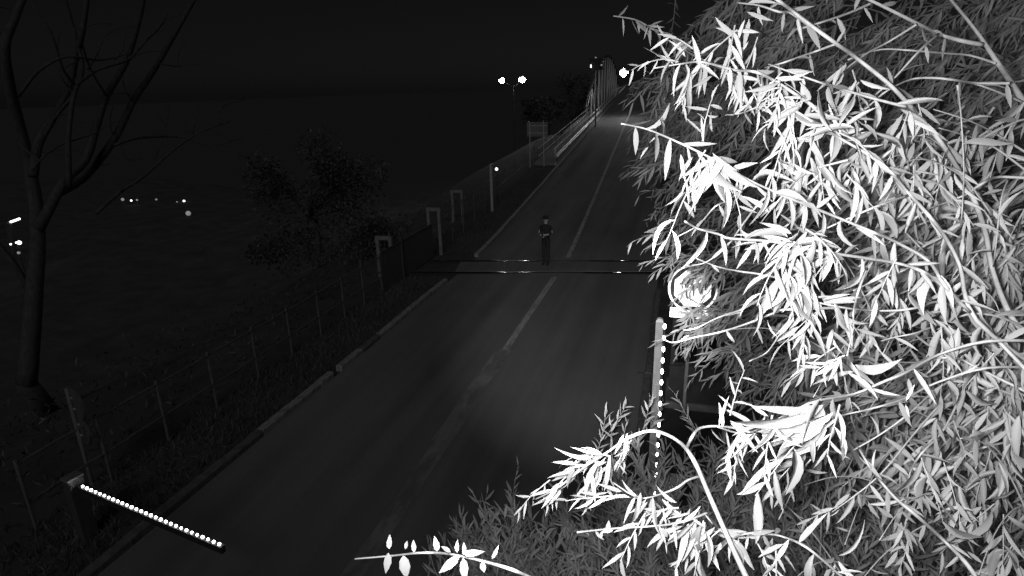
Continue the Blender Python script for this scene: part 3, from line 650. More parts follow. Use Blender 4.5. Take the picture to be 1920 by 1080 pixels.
TW = [  # (depth, radius px start, radius px end, leaf length m, spacing m, bareness, points from the tip end to the stem end)
 (1.75, 2, 6, .0, 9, 0, [(1773, -12), (1828, 55), (1867, 113), (1896, 156), (1935, 215)]),
 (1.75, 2, 4, .10, .09, .5, [(1600, -12), (1631, 0), (1718, 43), (1759, 63), (1800, 76), (1842, 84)]),
 (1.72, 1.2, 2.4, .09, .05, .3, [(1480, 60), (1530, 45), (1590, 25), (1636, 5)]),
 (1.50, 2.5, 5, .0, 9, 0, [(1400, -40), (1458, 0), (1487, 22), (1530, 55), (1568, 82), (1607, 110), (1665, 156), (1701, 193), (1730, 226), (1756, 256), (1783, 295), (1804, 331), (1826, 374), (1848, 437), (1862, 510), (1900, 600), (1960, 660)]),
 (1.70, 1.2, 2.2, .10, .06, .3, [(1560, 150), (1619, 104), (1665, 79), (1718, 46)]),
 (1.70, 1.2, 2.2, .10, .06, .5, [(1620, 205), (1636, 183), (1679, 144), (1723, 96), (1759, 64)]),
 (1.72, 1.2, 2.2, .10, .08, .6, [(1590, 112), (1650, 93), (1713, 95), (1771, 100), (1819, 104), (1867, 119)]),
 (1.60, 1.3, 2.6, .11, .08, .4, [(1560, 260), (1631, 197), (1665, 169), (1708, 149), (1747, 146), (1790, 150), (1831, 156), (1893, 156)]),
 (1.70, 1.2, 2.0, .11, .10, .5, [(1790, 150), (1841, 161), (1925, 195)]),
 (1.45, 1.2, 2.6, .11, .05, .2, [(1440, 120), (1530, 152), (1578, 167), (1631, 183), (1698, 200)]),
 (1.30, 2.0, 4.0, .10, .05, .35, [(1470, 195), (1530, 232), (1578, 261), (1636, 295), (1672, 326), (1703, 362), (1742, 405), (1773, 446), (1800, 500), (1830, 600), (1960, 700)]),
 (1.30, 1.2, 2.4, .10, .07, .3, [(1500, 450), (1530, 437), (1583, 413), (1646, 386), (1703, 366)]),
 (1.25, 1.5, 3.6, .10, .035, .15, [(1165, 232), (1212, 242), (1270, 266), (1340, 300), (1405, 338), (1463, 364), (1511, 384), (1583, 413), (1633, 434), (1674, 451), (1740, 489), (1771, 535), (1819, 585), (1877, 645), (1930, 700)]),
 (1.45, 1.2, 3.0, .10, .09, .5, [(1610, 500), (1674, 449), (1730, 398), (1771, 381), (1812, 364), (1843, 343), (1872, 332), (1930, 334)]),
 (1.45, .9, 1.8, .10, .10, .4, [(1862, 500), (1867, 461), (1877, 374), (1891, 334)]),
 (1.40, .9, 1.5, .11, .07, .3, [(1800, 430), (1804, 393), (1807, 316), (1802, 220), (1795, 160)]),
 (1.70, 1.0, 2.2, .11, .06, .4, [(1750, 205), (1819, 227), (1867, 251), (1930, 290)]),
 (1.70, 1.0, 2.2, .11, .06, .4, [(1760, 240), (1816, 256), (1867, 278), (1930, 325)]),
 (1.22, 1.8, 3.4, .10, .035, .2, [(1284, 415), (1309, 429), (1347, 439), (1369, 447), (1448, 453), (1530, 470), (1609, 482), (1684, 494), (1727, 508), (1754, 525), (1819, 585)]),
 (1.40, 1.2, 2.2, .10, .07, .3, [(1600, 545), (1633, 530), (1686, 510), (1718, 496)]),
 (1.40, 1.2, 2.6, .10, .05, .3, [(1650, 640), (1679, 632), (1718, 624), (1771, 604), (1826, 588), (1890, 600), (1960, 640)]),
 (1.35, 1.2, 2.6, .11, .08, .4, [(1600, 745), (1650, 720), (1703, 691), (1742, 674), (1773, 671), (1802, 674), (1831, 689), (1935, 740)]),
 (1.35, 1.5, 2.6, .10, .06, .3, [(1500, 560), (1583, 577), (1636, 582), (1684, 582), (1723, 576), (1761, 566), (1826, 588)]),
 (1.10, 1.0, 2.0, .08, .10, .5, [(1588, 667), (1600, 614), (1600, 585), (1609, 547), (1626, 503)]),
 (1.25, 1.5, 3.0, .10, .05, .3, [(1345, 800), (1400, 812), (1480, 775), (1530, 752), (1600, 739), (1660, 714), (1695, 700), (1760, 665), (1850, 640), (1960, 640)]),
 (1.25, 1.2, 2.4, .09, .07, .3, [(1530, 790), (1600, 774), (1646, 763), (1699, 746), (1755, 718), (1850, 690), (1950, 690)]),
 (1.40, 1.2, 2.0, .07, .07, .2, [(1600, 844), (1653, 813), (1706, 774), (1762, 725), (1830, 690)]),
 (1.50, 1.0, 2.0, .08, .06, .2, [(1560, 960), (1646, 894), (1720, 806), (1798, 721), (1850, 690)]),
 (1.40, 1.8, 4.0, .08, .05, .3, [(1610, 840), (1629, 873), (1650, 901), (1681, 936), (1720, 968), (1769, 1013), (1808, 1052), (1830, 1082)]),
 (1.50, 1.2, 2.2, .11, .04, .1, [(1690, 960), (1702, 929), (1706, 887), (1727, 851), (1769, 806), (1805, 735), (1830, 690)]),
 (1.60, 1.2, 2.2, .10, .06, .3, [(1740, 910), (1776, 883), (1812, 851), (1864, 834), (1935, 820)]),
 (1.25, 1.2, 2.2, .09, .05, .3, [(1350, 1030), (1369, 1013), (1397, 1001), (1432, 1001), (1467, 1006), (1513, 1027), (1565, 1070), (1600, 1100)]),
 (0.72, 1.3, 3.4, .0, 9, 0, [(665, 1048), (735, 1042), (800, 1036), (850, 1040), (905, 1052), (960, 1068), (1000, 1086), (1060, 1115)]),
 (1.18, 1.2, 4.8, .0, 9, 0, [(1000, 938), (1045, 915), (1090, 880), (1140, 847), (1180, 820), (1225, 808), (1270, 826), (1300, 862), (1330, 930), (1370, 1020), (1405, 1095)]),
 (1.18, 1.5, 3.0, .0, 9, 0, [(1420, 815), (1390, 805), (1345, 799), (1312, 803), (1297, 820), (1287, 842)]),
 (1.18, 1.0, 2.4, .0, 9, 0, [(1150, 905), (1185, 928), (1210, 934), (1262, 918), (1290, 900), (1312, 893)]),
 (1.12, 1.5, 2.2, .05, .03, .3, [(1082, 998), (1150, 991), (1230, 986), (1280, 978), (1330, 960)]),
 (1.35, 1.0, 2.0, .07, .09, .4, [(1304, 484), (1345, 500), (1388, 509), (1424, 514), (1500, 530)]),
 (1.35, 1.0, 2.0, .07, .10, .5, [(1268, 445), (1309, 422), (1340, 388), (1364, 376), (1405, 345)]),
 (1.35, 1.0, 2.0, .07, .10, .5, [(1294, 498), (1325, 491), (1364, 460), (1388, 427), (1419, 386), (1446, 361)]),
 (1.35, 1.0, 2.2, .08, .08, .3, [(1425, 420), (1455, 381), (1496, 335), (1530, 316), (1590, 300)]),
 (1.35, 1.0, 2.2, .06, .09, .4, [(1280, 619), (1306, 615), (1345, 596), (1393, 579), (1426, 559), (1458, 539), (1477, 525), (1530, 490)]),
 (1.30, 1.0, 2.4, .05, .09, .4, [(1250, 639), (1265, 642), (1304, 632), (1345, 624), (1400, 607), (1453, 586), (1479, 580), (1583, 577)]),
 (1.30, 1.0, 2.0, .06, .10, .4, [(1405, 677), (1436, 662), (1458, 633), (1479, 602), (1500, 540)]),
 (1.35, 1.3, 3.2, .09, .035, .1, [(1225, 128), (1275, 120), (1313, 116), (1352, 125), (1381, 132), (1417, 135), (1453, 152), (1501, 183), (1530, 205), (1580, 262)]),
 (1.60, 1.2, 2.4, .09, .04, .2, [(1380, 5), (1422, 10), (1460, 22), (1482, 24), (1520, 50)]),
 (1.55, 1.2, 2.0, .09, .05, .2, [(1430, 128), (1467, 118), (1501, 106), (1530, 96), (1568, 82)]),
 (1.30, 1.0, 2.0, .07, .06, .4, [(1359, 215), (1381, 214), (1410, 205), (1450, 185), (1501, 183)]),
 (2.60, 1.0, 2.0, .10, .022, .0, [(1150, 30), (1188, 36), (1210, 46), (1224, 55), (1248, 63), (1284, 94), (1323, 115), (1400, 150)]),
]
ids = {}
for k, (dep, r0, r1, LL, spc, bare, pts) in enumerate(TW):
    jit = [(dep + .05 * math.sin(2.2 * i + k)) * far_right(pts[i][0]) for i in range(len(pts))]
    path = smooth_path([at(u, v, jit[i]) for i, (u, v) in enumerate(pts)], 4)
    b = near.branch(path, r0 * dep / F, r1 * dep / F, TWIG, 'branch', 6); ids[k] = b
    if LL: leaves_along(near, path, b, spc * .85, LL * .72, .55, .155, bare)
# further thin, nearly bare twigs crossing the right-hand side
for k in range(26):
    u0, v0 = random.uniform(1560, 1940), random.uniform(120, 1060); a = math.radians(random.choice((-1, 1)) * random.uniform(15, 60)); ln = random.uniform(140, 330); dep = random.uniform(1.45, 2.1)
    pts = [(u0 - ln * q_ * math.cos(a), v0 + ln * q_ * math.sin(a) + 60 * (q_ - .5) ** 2 * 4 * random.uniform(.6, 1)) for q_ in (1, .75, .5, .25, 0)]
    path = smooth_path([at(u, v, dep + .1 * q_) for q_, (u, v) in enumerate(pts)], 4)
    b = near.branch(path, .7 * dep / F, 1.7 * dep / F, TWIG, 'branch', 5); leaves_along(near, path, b, .045, .065, .6, .15, .45)
# bunches of leaves at the branch ends (u, v, distance, count, length px, direction, spread, branch)
BU = [(1322, 262, 1.22, 7, 52, -95, 75, 12), (1345, 300, 1.22, 17, 84, 100, 62, 12), (1232, 262, 1.25, 6, 32, 95, 40, 12), (1290, 290, 1.25, 8, 45, 110, 60, 12), (1400, 345, 1.22, 5, 70, 60, 40, 12),
      (1272, 122, 1.33, 9, 52, 175, 60, 44), (1318, 140, 1.33, 9, 46, 105, 45, 44), (1300, 112, 1.35, 5, 46, 215, 40, 44), (1388, 142, 1.33, 7, 46, 95, 40, 44), (1400, 62, 1.5, 11, 58, 150, 60, 45), (1400, 30, 1.5, 8, 55, 80, 60, 45),
      (1450, 160, 1.3, 18, 46, 90, 170, 44), (1492, 190, 1.3, 12, 52, 100, 90, 44), (1490, 235, 1.3, 8, 62, 105, 35, 10), (1475, 300, 1.5, 14, 52, 105, 60, 40), (1520, 300, 1.4, 10, 55, 100, 60, 40),
      (1490, 452, 1.18, 22, 66, 110, 120, 18), (1510, 470, 1.18, 12, 72, 115, 60, 18), (1490, 525, 1.2, 12, 76, 112, 50, 18), (1400, 445, 1.22, 6, 34, 100, 120, 18), (1555, 470, 1.25, 12, 60, 80, 120, 18),
      (1570, 240, 1.25, 20, 66, 90, 170, 10), (1560, 320, 1.35, 13, 68, 95, 45, 10), (1530, 260, 1.3, 12, 60, 120, 70, 10), (1560, 120, 1.5, 9, 52, 100, 50, 3), (1620, 150, 1.5, 8, 48, 95, 60, 3), (1630, 250, 1.4, 14, 60, 90, 90, 10),
      (1700, 210, 1.45, 16, 56, 90, 90, 7), (1740, 285, 1.5, 16, 58, 90, 80, 7), (1690, 330, 1.4, 13, 54, 90, 90, 10), (1800, 255, 1.5, 10, 56, 85, 50, 8), (1770, 330, 1.5, 12, 52, 90, 60, 10), (1850, 390, 1.5, 7, 44, 85, 40, 13), (1820, 440, 1.5, 10, 50, 90, 70, 13),
      (1760, 585, 1.4, 16, 56, 90, 100, 20), (1830, 530, 1.45, 16, 54, 95, 100, 10), (1880, 590, 1.5, 13, 54, 100, 100, 20), (1790, 620, 1.3, 9, 70, 90, 22, 20), (1690, 555, 1.4, 9, 48, 100, 60, 22), (1645, 490, 1.35, 8, 52, 95, 50, 18),
      (1592, 672, 1.08, 10, 44, 100, 120, 23), (1545, 560, 1.3, 15, 58, 95, 120, 22), (1550, 625, 1.35, 10, 50, 100, 60, 22), (1500, 590, 1.3, 9, 50, 100, 60, 42), (1640, 620, 1.5, 10, 44, 95, 80, 20),
      (1530, 765, 1.15, 17, 104, 142, 38, 24), (1560, 775, 1.15, 6, 70, 95, 40, 24), (1450, 790, 1.15, 14, 56, 110, 90, 24), (1410, 810, 1.15, 10, 48, 100, 120, 24), (1355, 802, 1.15, 5, 52, 90, 50, 34), (1345, 798, 1.17, 2, 54, -85, 8, 34),
      (1500, 855, 1.4, 16, 50, 110, 60, 24), (1600, 700, 1.3, 9, 58, 90, 90, 24), (1900, 770, 1.5, 16, 62, 100, 50, 25), (1860, 720, 1.5, 13, 50, 95, 120, 25), (1770, 790, 1.5, 10, 50, 95, 60, 29), (1745, 850, 1.5, 12, 58, 85, 40, 29), (1700, 752, 1.1, 9, 26, 90, 170, 25), (1830, 650, 1.4, 14, 60, 95, 90, 20),
      (1085, 880, 1.16, 10, 52, 165, 45, 33), (1125, 855, 1.16, 5, 62, 190, 18, 33), (1140, 860, 1.17, 5, 58, 105, 22, 33), (1175, 822, 1.18, 3, 50, 105, 25, 33), (1050, 915, 1.17, 5, 48, 150, 30, 33), (1110, 885, 1.16, 6, 50, 80, 30, 33),
      (1208, 935, 1.17, 8, 58, 115, 30, 35), (1175, 925, 1.17, 5, 46, 185, 28, 35), (1235, 930, 1.17, 4, 40, 70, 40, 35), (1300, 985, 1.15, 14, 74, 100, 50, 33), (1345, 1000, 1.2, 9, 58, 85, 60, 33), (1290, 960, 1.18, 9, 44, 150, 60, 33), (1400, 1010, 1.3, 11, 48, 90, 120, 31), (1460, 1020, 1.3, 8, 50, 100, 80, 31),
      (1600, 940, 1.5, 12, 48, 100, 120, 28), (1640, 880, 1.4, 6, 36, 240, 60, 28), (1700, 990, 1.5, 12, 52, 85, 70, 28), (1560, 1050, 1.3, 9, 56, 60, 120, 31), (1850, 960, 1.6, 16, 60, 100, 80, 30), (1900, 1030, 1.6, 14, 64, 110, 80, 30), (1800, 900, 1.6, 14, 58, 95, 70, 30),
      (1880, 470, 1.7, 10, 48, 90, 60, 13), (1900, 680, 1.6, 12, 56, 95, 80, 20), (1880, 860, 1.6, 12, 60, 100, 60, 30)]
for u, v, dist, n, lp_, ang, spr, k in BU: burst(near, u, v, dist * far_right(u), n, lp_, ang, spr, ids[k])
for b, lst in SIDE.items():                     # the side twigs of one branch are one piece of it
    q = MB()
    for t_ in lst: q.add(t_.v, t_.f)
    q.build('side_twigs', TWIG, near.br[b])['kind'] = 'stuff'
# the few paddle-shaped leaves on the lowest twig
for u, v, ang, lp_, wr in [(728, 1036, 88, 34, .38), (730, 1030, -95, 24, .4), (756, 1040, 82, 44, .42), (760, 1030, -80, 16, .4), (776, 1036, -92, 20, .4), (820, 1034, -95, 26, .42), (845, 1036, 215, 20, .4), (858, 1036, -105, 20, .4), (870, 1040, -85, 20, .4),
                           (862, 1044, 145, 46, .34), (868, 1046, 86, 46, .34), (866, 1038, 5, 40, .3), (905, 1052, 90, 26, .4), (922, 1048, -60, 24, .3), (1140, 995, -85, 18, .4), (1128, 996, 95, 14, .4), (1150, 994, 170, 22, .3), (1240, 990, 60, 24, .4)]:
    dd_ = .72 if u < 1000 else 1.12; p = at(u, v, dd_); near.leaf(p, img_dir(u, v, ang, random.uniform(-.3, .3)), -ray(u, v) + rng.normal(0, .25, 3), lp_ * dd_ / F, lp_ * dd_ / F * wr, ids[32])
VARS = []
for c_, f_, t_, b_ in ((.10, .5, .1, .10), (.22, .8, -.3, -.06), (-.06, .6, .4, .16), (.38, .4, 0.0, -.14), (.16, 1.0, .6, .05), (.48, .7, .9, .12), (.30, 1.2, -.8, -.18), (.05, .3, .2, -.09)):
    VARS.append(leaf_variant(c_, f_, t_, b_).mesh('leaf', (0, 0, 0), [LEAF], True))
near.finish(LEAF, 300, VARS)

# ------------------------------------------------------------------ foliage behind: rear willow and the tall shoots below
def inside(poly, x, y):
    c = False; j = len(poly) - 1
    for i in range(len(poly)):
        (xi, yi), (xj, yj) = poly[i], poly[j]
        if (yi > y) != (yj > y) and x < (xj - xi) * (y - yi) / (yj - yi) + xi: c = not c
        j = i
    return c
def sprays(T, poly, count, dmin, dmax, length, nleaf, leafL, d0, droop, up=0.0, mt=TWIG, edge_twigs=(), wr=.17, holes=(), clump=0.0):
    """leafy sprays spread through the crown: thin drooping (or rising) twigs with their leaves"""
    us = [p[0] for p in poly]; vs_ = [p[1] for p in poly]; tw = MB(); made = 0; guard = 0; starts = list(edge_twigs)
    while made < count and guard < count * 40:
        guard += 1
        if starts: u, v = starts.pop()
        else:
            u = random.uniform(min(us), max(us)); v = random.uniform(min(vs_), max(vs_))
            if not inside(poly, u, v): continue
        dist = dmin + (dmax - dmin) * random.random() ** .8; p = at(u, v, dist)
        if clump and math.sin(u * .023 + 1.3 * math.sin(v * .016)) * math.sin(v * .029 + 1.1 * math.sin(u * .013)) < -.25 and random.random() < clump: continue
        if any(math.hypot((u - hu) / ha, (v - hv) / hb) < 1 for hu, hv, ha, hb in holes): continue
        d = norm(np.array(d0(u, v)) + rng.normal(0, .35, 3)); ln = length * random.uniform(.6, 1.2); step = ln / nleaf
        path = [p - d * ln * .75]
        for k in range(nleaf):
            d = norm(d + (-UPV * droop + UPV * up) / nleaf * 1.6 + rng.normal(0, .05, 3)); path.append(path[-1] + d * step)
        tw.tube(path[::2] + [path[-1]], list(np.linspace(.004, .0012, len(path[::2]) + 1)), 3, False)
        side = 1
        for k in range(1, len(path)):
            t = norm(path[k] - path[k - 1]); vdir = norm(path[k] - CAM); side = -side; s1 = norm(np.cross(vdir, t) + rng.normal(0, .4, 3)) * side
            f_ = k / len(path)
            dd = t * (.5 + .6 * f_) + s1 * (.75 - .3 * f_) * random.uniform(.6, 1.1) - UPV * droop * .5 * random.uniform(.2, 1.2) + UPV * up * .35 + rng.normal(0, .18, 3)
            l = leafL * random.uniform(.65, 1.15) * (1 - .35 * max(0, f_ - .75) * 4 * (1 if up else .3))
            T.leaf(path[k], dd, -vdir * .7 + UPV * .5 + rng.normal(0, .5, 3), l, l * wr * random.uniform(.8, 1.25))
        made += 1
    tw.build('twigs', mt, T.root)['kind'] = 'stuff'
rear = Tree('willow_tree', (3.4, 5.6, 0), 'rear willow of greyer crowded leaves filling the right side behind the bright branches', 'tree')
rear.branch(smooth_path([(3.4, 5.6, -.2), (3.2, 5.5, 2.0), (2.8, 5.3, 4.0), (2.2, 5.2, 6.0), (1.7, 5.2, 7.6)]), .14, .03, BARK, 'trunk', 8)
for e in ((.5, 4.6, 6.6), (.3, 4.5, 5.6), (.8, 4.4, 4.9), (1.6, 4.2, 4.2), (2.2, 4.4, 5.2), (1.2, 5.0, 7.0)):
    s0 = np.array([2.7, 5.3, 4.0 + (e[2] - 4.2) * .35]); e = np.array(e); rear.branch(smooth_path([s0, (s0 + e) / 2 + np.array([0, 0, .3]), e]), .035, .006, BARK, 'limb', 6)
RP = [(1330, -30), (1270, 40), (1225, 60), (1200, 110), (1180, 150), (1178, 215), (1210, 250), (1225, 330), (1245, 400), (1235, 470), (1285, 500), (1330, 560), (1350, 610), (1350, 660), (1400, 690), (1440, 760), (1500, 800), (1940, 820), (1940, -30)]
sprays(rear, RP, 1250, 3.6, 6.6, .55, 15, .105, wr=.145, clump=.85, droop=.75, d0=lambda u, v: (-.75, -.25, .05), holes=[(1890, 330, 70, 110), (1300, 537, 46, 40), (1330, 515, 34, 34)],
       edge_twigs=[(1185, 490), (1205, 500), (1225, 520), (1215, 470), (1185, 130), (1180, 170), (1190, 200), (1250, 550), (1265, 580), (1270, 610), (1300, 640), (1265, 400), (1235, 440), (1275, 530), (1300, 560), (1310, 600), (1370, 690), (1380, 720), (1330, 590), (1290, 560), (1320, 545), (1300, 590), (1290, 610)])
sprays(rear, [(1500, 190), (1480, 220), (1560, 300), (1500, 520), (1560, 700), (1520, 850), (1940, 900), (1940, 420), (1800, 190)], 120, 2.0, 2.7, .40, 13, .09, lambda u, v: (-.6, -.25, -.1), .8)
sprays(rear, [(1268, 578), (1335, 575), (1340, 625), (1262, 628)], 9, 4.2, 5.2, .40, 13, .10, lambda u, v: (-.6, -.25, .1), .8)
sprays(rear, [(1288, 548), (1318, 545), (1312, 585), (1290, 585)], 3, 4.2, 5.2, .34, 12, .09, lambda u, v: (-.4, -.25, .3), .7)
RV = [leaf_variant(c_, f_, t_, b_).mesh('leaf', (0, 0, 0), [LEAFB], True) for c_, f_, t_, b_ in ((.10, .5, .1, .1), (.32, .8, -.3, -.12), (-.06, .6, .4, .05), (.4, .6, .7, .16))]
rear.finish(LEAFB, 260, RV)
SV = [leaf_variant(c_, f_, t_).mesh('leaf', (0, 0, 0), [LEAFS], True) for c_, f_, t_ in ((.10, .5, .1), (.2, .8, -.3), (-.06, .6, .4))]
def shrub(base, label, poly, count, dmin, dmax, tips, nobj):
    T = Tree('willow_shrub', base, label, 'shrub', 'willow shrubs under the camera')
    b = np.array(base, float); us = [p[0] for p in poly]; vs_ = [p[1] for p in poly]
    for k in range(9):
        u = random.uniform(min(us), max(us)); v = random.uniform((min(vs_) + max(vs_)) / 2, max(vs_)); e = at(u, v, random.uniform(dmin, dmax))
        T.branch(smooth_path([b + rng.normal(0, .12, 3) * [1, 1, 0], b * .6 + e * .4 + np.array([0, 0, -.3]), e]), .02, .005, BARK, 'stem', 5)
    sprays(T, poly, int(count * .72), dmin, dmax, .60, 15, .105, lambda u, v: (-.12, .05, .95), .08, .22, edge_twigs=tips, wr=.16)
    T.finish(LEAFS, nobj, SV)
shrub((-1.3, 2.4, 0), 'leftmost willow shrub with thin upright shoots at the bottom of the picture', [(800, 1085), (850, 1030), (930, 980), (1000, 990), (1080, 970), (1120, 1085)], 130, 3.9, 4.8,
      [(852, 990), (880, 985), (948, 905), (955, 930), (905, 970), (1000, 965), (860, 1010), (930, 950), (970, 950), (1040, 960), (1080, 950)], 120)
shrub((-.3, 3.3, 0), 'middle willow shrub with upright shoots around the foot of the raised barrier arm', [(1080, 1085), (1090, 960), (1130, 900), (1180, 860), (1240, 850), (1340, 850), (1400, 860), (1420, 1085)], 270, 3.9, 5.2,
      [(1120, 795), (1168, 785), (1212, 770), (1240, 780), (1140, 840), (1180, 830), (1260, 790), (1310, 830), (1350, 830), (1100, 900)], 160)
shrub((1.4, 3.6, 0), 'right willow shrub of dense grey leaves at the bottom corner', [(1390, 1085), (1390, 850), (1450, 820), (1560, 800), (1940, 780), (1940, 1085)], 420, 3.4, 5.2, [(1420, 820), (1470, 800)], 160)

# ------------------------------------------------------------------ bare tree on the left
bt0 = np.array([-15.9, 10.8, terrain(-15.9, 10.8)])
bare = Tree('bare_tree', tuple(bt0), 'tall leafless tree with long forking limbs at the left edge', 'tree')
dt = 19.0
def trace(pts, r0, r1, name, dep=0.0, n=7):
    k = random.uniform(0, 6); P = [at(u, v, dt + dep + .5 * math.sin(k + i * .9)) for i, (u, v) in enumerate(pts)]
    bare.branch(smooth_path(P, 3), r0, r1, BARKD, name, n)
    for _ in range(3 if r0 < .2 else 0):                                  # fine twigs
        i = random.randrange(1, len(P)); u, v = pts[i]; a = random.uniform(-2.6, -.3); ln = random.uniform(25, 75)
        Q = [P[i]] + [at(u + ln * q_ * math.cos(a + .5 * q_), v + ln * q_ * math.sin(a + .5 * q_), dt + dep + .3 * q_) for q_ in (.35, .7, 1)]
        bare.branch(smooth_path(Q, 3), min(.018, r1 * .8), .005, BARKD, 'twig', 4)
    return P
P0 = trace([(50, 720), (58, 620), (64, 540), (70, 460), (66, 380), (52, 300), (32, 220), (16, 150), (10, 85), (28, 35), (50, -20)], .22, .07, 'trunk')
bare.branch([bt0 - [0, 0, .4], P0[0]], .27, .22, BARKD, 'trunk_base', 8)
for pts, r0, r1, dp in [([(62, 330), (72, 270), (100, 220), (130, 165), (142, 110), (155, 60), (165, -15)], .11, .05, 0), ([(72, 430), (120, 340), (160, 300), (180, 240), (200, 180), (235, 120), (258, 50), (272, -15)], .13, .05, .4),
                        ([(110, 360), (160, 330), (215, 260), (250, 190), (290, 130), (330, 60), (372, -15)], .12, .05, .8), ([(130, 350), (128, 260), (138, 180), (155, 130), (140, 60), (120, -10)], .07, .03, -.5),
                        ([(35, 180), (70, 135), (115, 108), (150, 108), (185, 113), (215, 108), (240, 100)], .04, .015, -.8), ([(145, 158), (185, 130), (240, 112), (275, 75), (300, 50), (315, 25)], .04, .015, -.6),
                        ([(165, 130), (180, 105), (195, 70)], .02, .008, -.6), ([(215, 112), (230, 95), (232, 85)], .02, .008, -.6), ([(65, 290), (100, 225), (140, 170), (118, 130), (95, 60), (60, 10)], .05, .02, -.3),
                        ([(180, 400), (225, 360), (270, 330), (320, 285), (355, 260), (385, 243), (432, 228)], .05, .012, -1.0), ([(215, 272), (250, 260), (290, 256), (330, 256), (355, 260), (380, 270), (410, 279), (440, 285), (466, 298)], .04, .010, -1.0),
                        ([(360, 258), (366, 225), (375, 188)], .02, .008, -1.0), ([(408, 236), (412, 205), (428, 195), (455, 188)], .018, .008, -1.0), ([(405, 276), (430, 265), (470, 258)], .018, .007, -1.0), ([(60, 320), (85, 290), (120, 270), (180, 250)], .03, .01, -.7),
                        ([(10, 85), (-5, 60), (-30, 20)], .07, .04, 0), ([(300, 120), (335, 125), (345, 120)], .018, .007, 0), ([(60, 560), (30, 500), (-20, 440)], .09, .05, .3), ([(72, 300), (60, 290), (40, 275), (10, 260)], .03, .01, -.4), ([(200, 180), (170, 130), (150, 60), (165, 20)], .03, .012, .2),
                        ([(210, 285), (240, 300), (262, 298)], .02, .008, -.8), ([(290, 300), (312, 235), (316, 205)], .015, .006, -.9)]:
    trace(pts, r0, r1, 'limb' if r0 > .06 else 'branch', dp)
# dark leafy trees and scrub beyond the fence
def crown(name, base, c, rad, n, leafL, label, cat='tree', group=None, lobes=14, mt=LEAFD, trunk=True):
    T = Tree(name, base, label, cat, group); base = np.array(base, float); c = np.array(c, float); rad = np.array(rad, float)
    if trunk:
        T.branch(smooth_path([base - [0, 0, .3], base * .5 + c * .5 + rng.normal(0, .2, 3), c]), .14 * rad[2] / 2, .03, BARKD, 'trunk', 7)
    cl = []
    for k in range(lobes):
        d = norm(rng.normal(0, 1, 3)); cl.append((c + d * rad * (random.uniform(.25, 1.15) if trunk else random.uniform(.1, .9)), rad * (random.uniform(.16, .48) if trunk else random.uniform(.3, .55))))
        if trunk: T.branch(smooth_path([c * .7 + base * .3, (c + cl[-1][0]) / 2 + [0, 0, -.1], cl[-1][0]]), .04 * rad[2] / 2, .008, BARKD, 'limb', 5)
    for k in range(n):
        cc, rr = cl[k % lobes]; d = norm(rng.normal(0, 1, 3)); p = cc + d * rr * random.random() ** .4
        T.leaf(p, rng.normal(0, 1, 3) - UPV * .4, rng.normal(0, 1, 3) + UPV * .5, leafL * random.uniform(.6, 1.3), leafL * random.uniform(.3, .5))
    T.finish(mt, 0)
def ctree(u, v, dist, rad, n, leafL, label, **k):
    c = at(u, v, dist); crown('leafy_tree', (c[0], c[1], terrain(c[0], c[1])), c, rad, n, leafL, label, **k)
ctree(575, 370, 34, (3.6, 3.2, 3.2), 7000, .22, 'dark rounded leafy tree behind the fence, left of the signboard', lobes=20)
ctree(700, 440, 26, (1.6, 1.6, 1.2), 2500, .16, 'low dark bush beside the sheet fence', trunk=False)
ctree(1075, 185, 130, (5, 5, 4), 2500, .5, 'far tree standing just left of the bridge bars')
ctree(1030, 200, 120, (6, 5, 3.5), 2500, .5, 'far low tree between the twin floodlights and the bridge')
# undergrowth and grass on the verge
und = Tree('undergrowth', (-12, 12, 0), 'low dark undergrowth on the slope behind the pipe fence', 'undergrowth')
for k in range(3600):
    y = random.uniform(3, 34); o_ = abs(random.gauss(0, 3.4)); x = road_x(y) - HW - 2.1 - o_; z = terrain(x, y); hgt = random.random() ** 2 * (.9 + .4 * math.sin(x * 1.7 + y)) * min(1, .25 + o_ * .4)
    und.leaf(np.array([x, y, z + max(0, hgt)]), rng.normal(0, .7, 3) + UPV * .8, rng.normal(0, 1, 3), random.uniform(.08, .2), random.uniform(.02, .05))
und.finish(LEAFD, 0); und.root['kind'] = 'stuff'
gr_ = Tree('verge_grass', (-8.2, 10, 0), 'short rough grass between the kerb and the fence', 'grass')
for k in range(14000):
    y = random.uniform(2, 42) if k % 3 else random.uniform(2, 18); 
    if 18.6 < y < 21.6: continue
    x = road_x(y) - HW - .18 - random.random() * 1.7; z = terrain(x, y)
    gr_.leaf(np.array([x, y, z]), rng.normal(0, .5, 3) + UPV, rng.normal(0, 1, 3), random.uniform(.05, .22), random.uniform(.006, .014))
gr_.finish(GRASS, 0); gr_.root['kind'] = 'stuff'

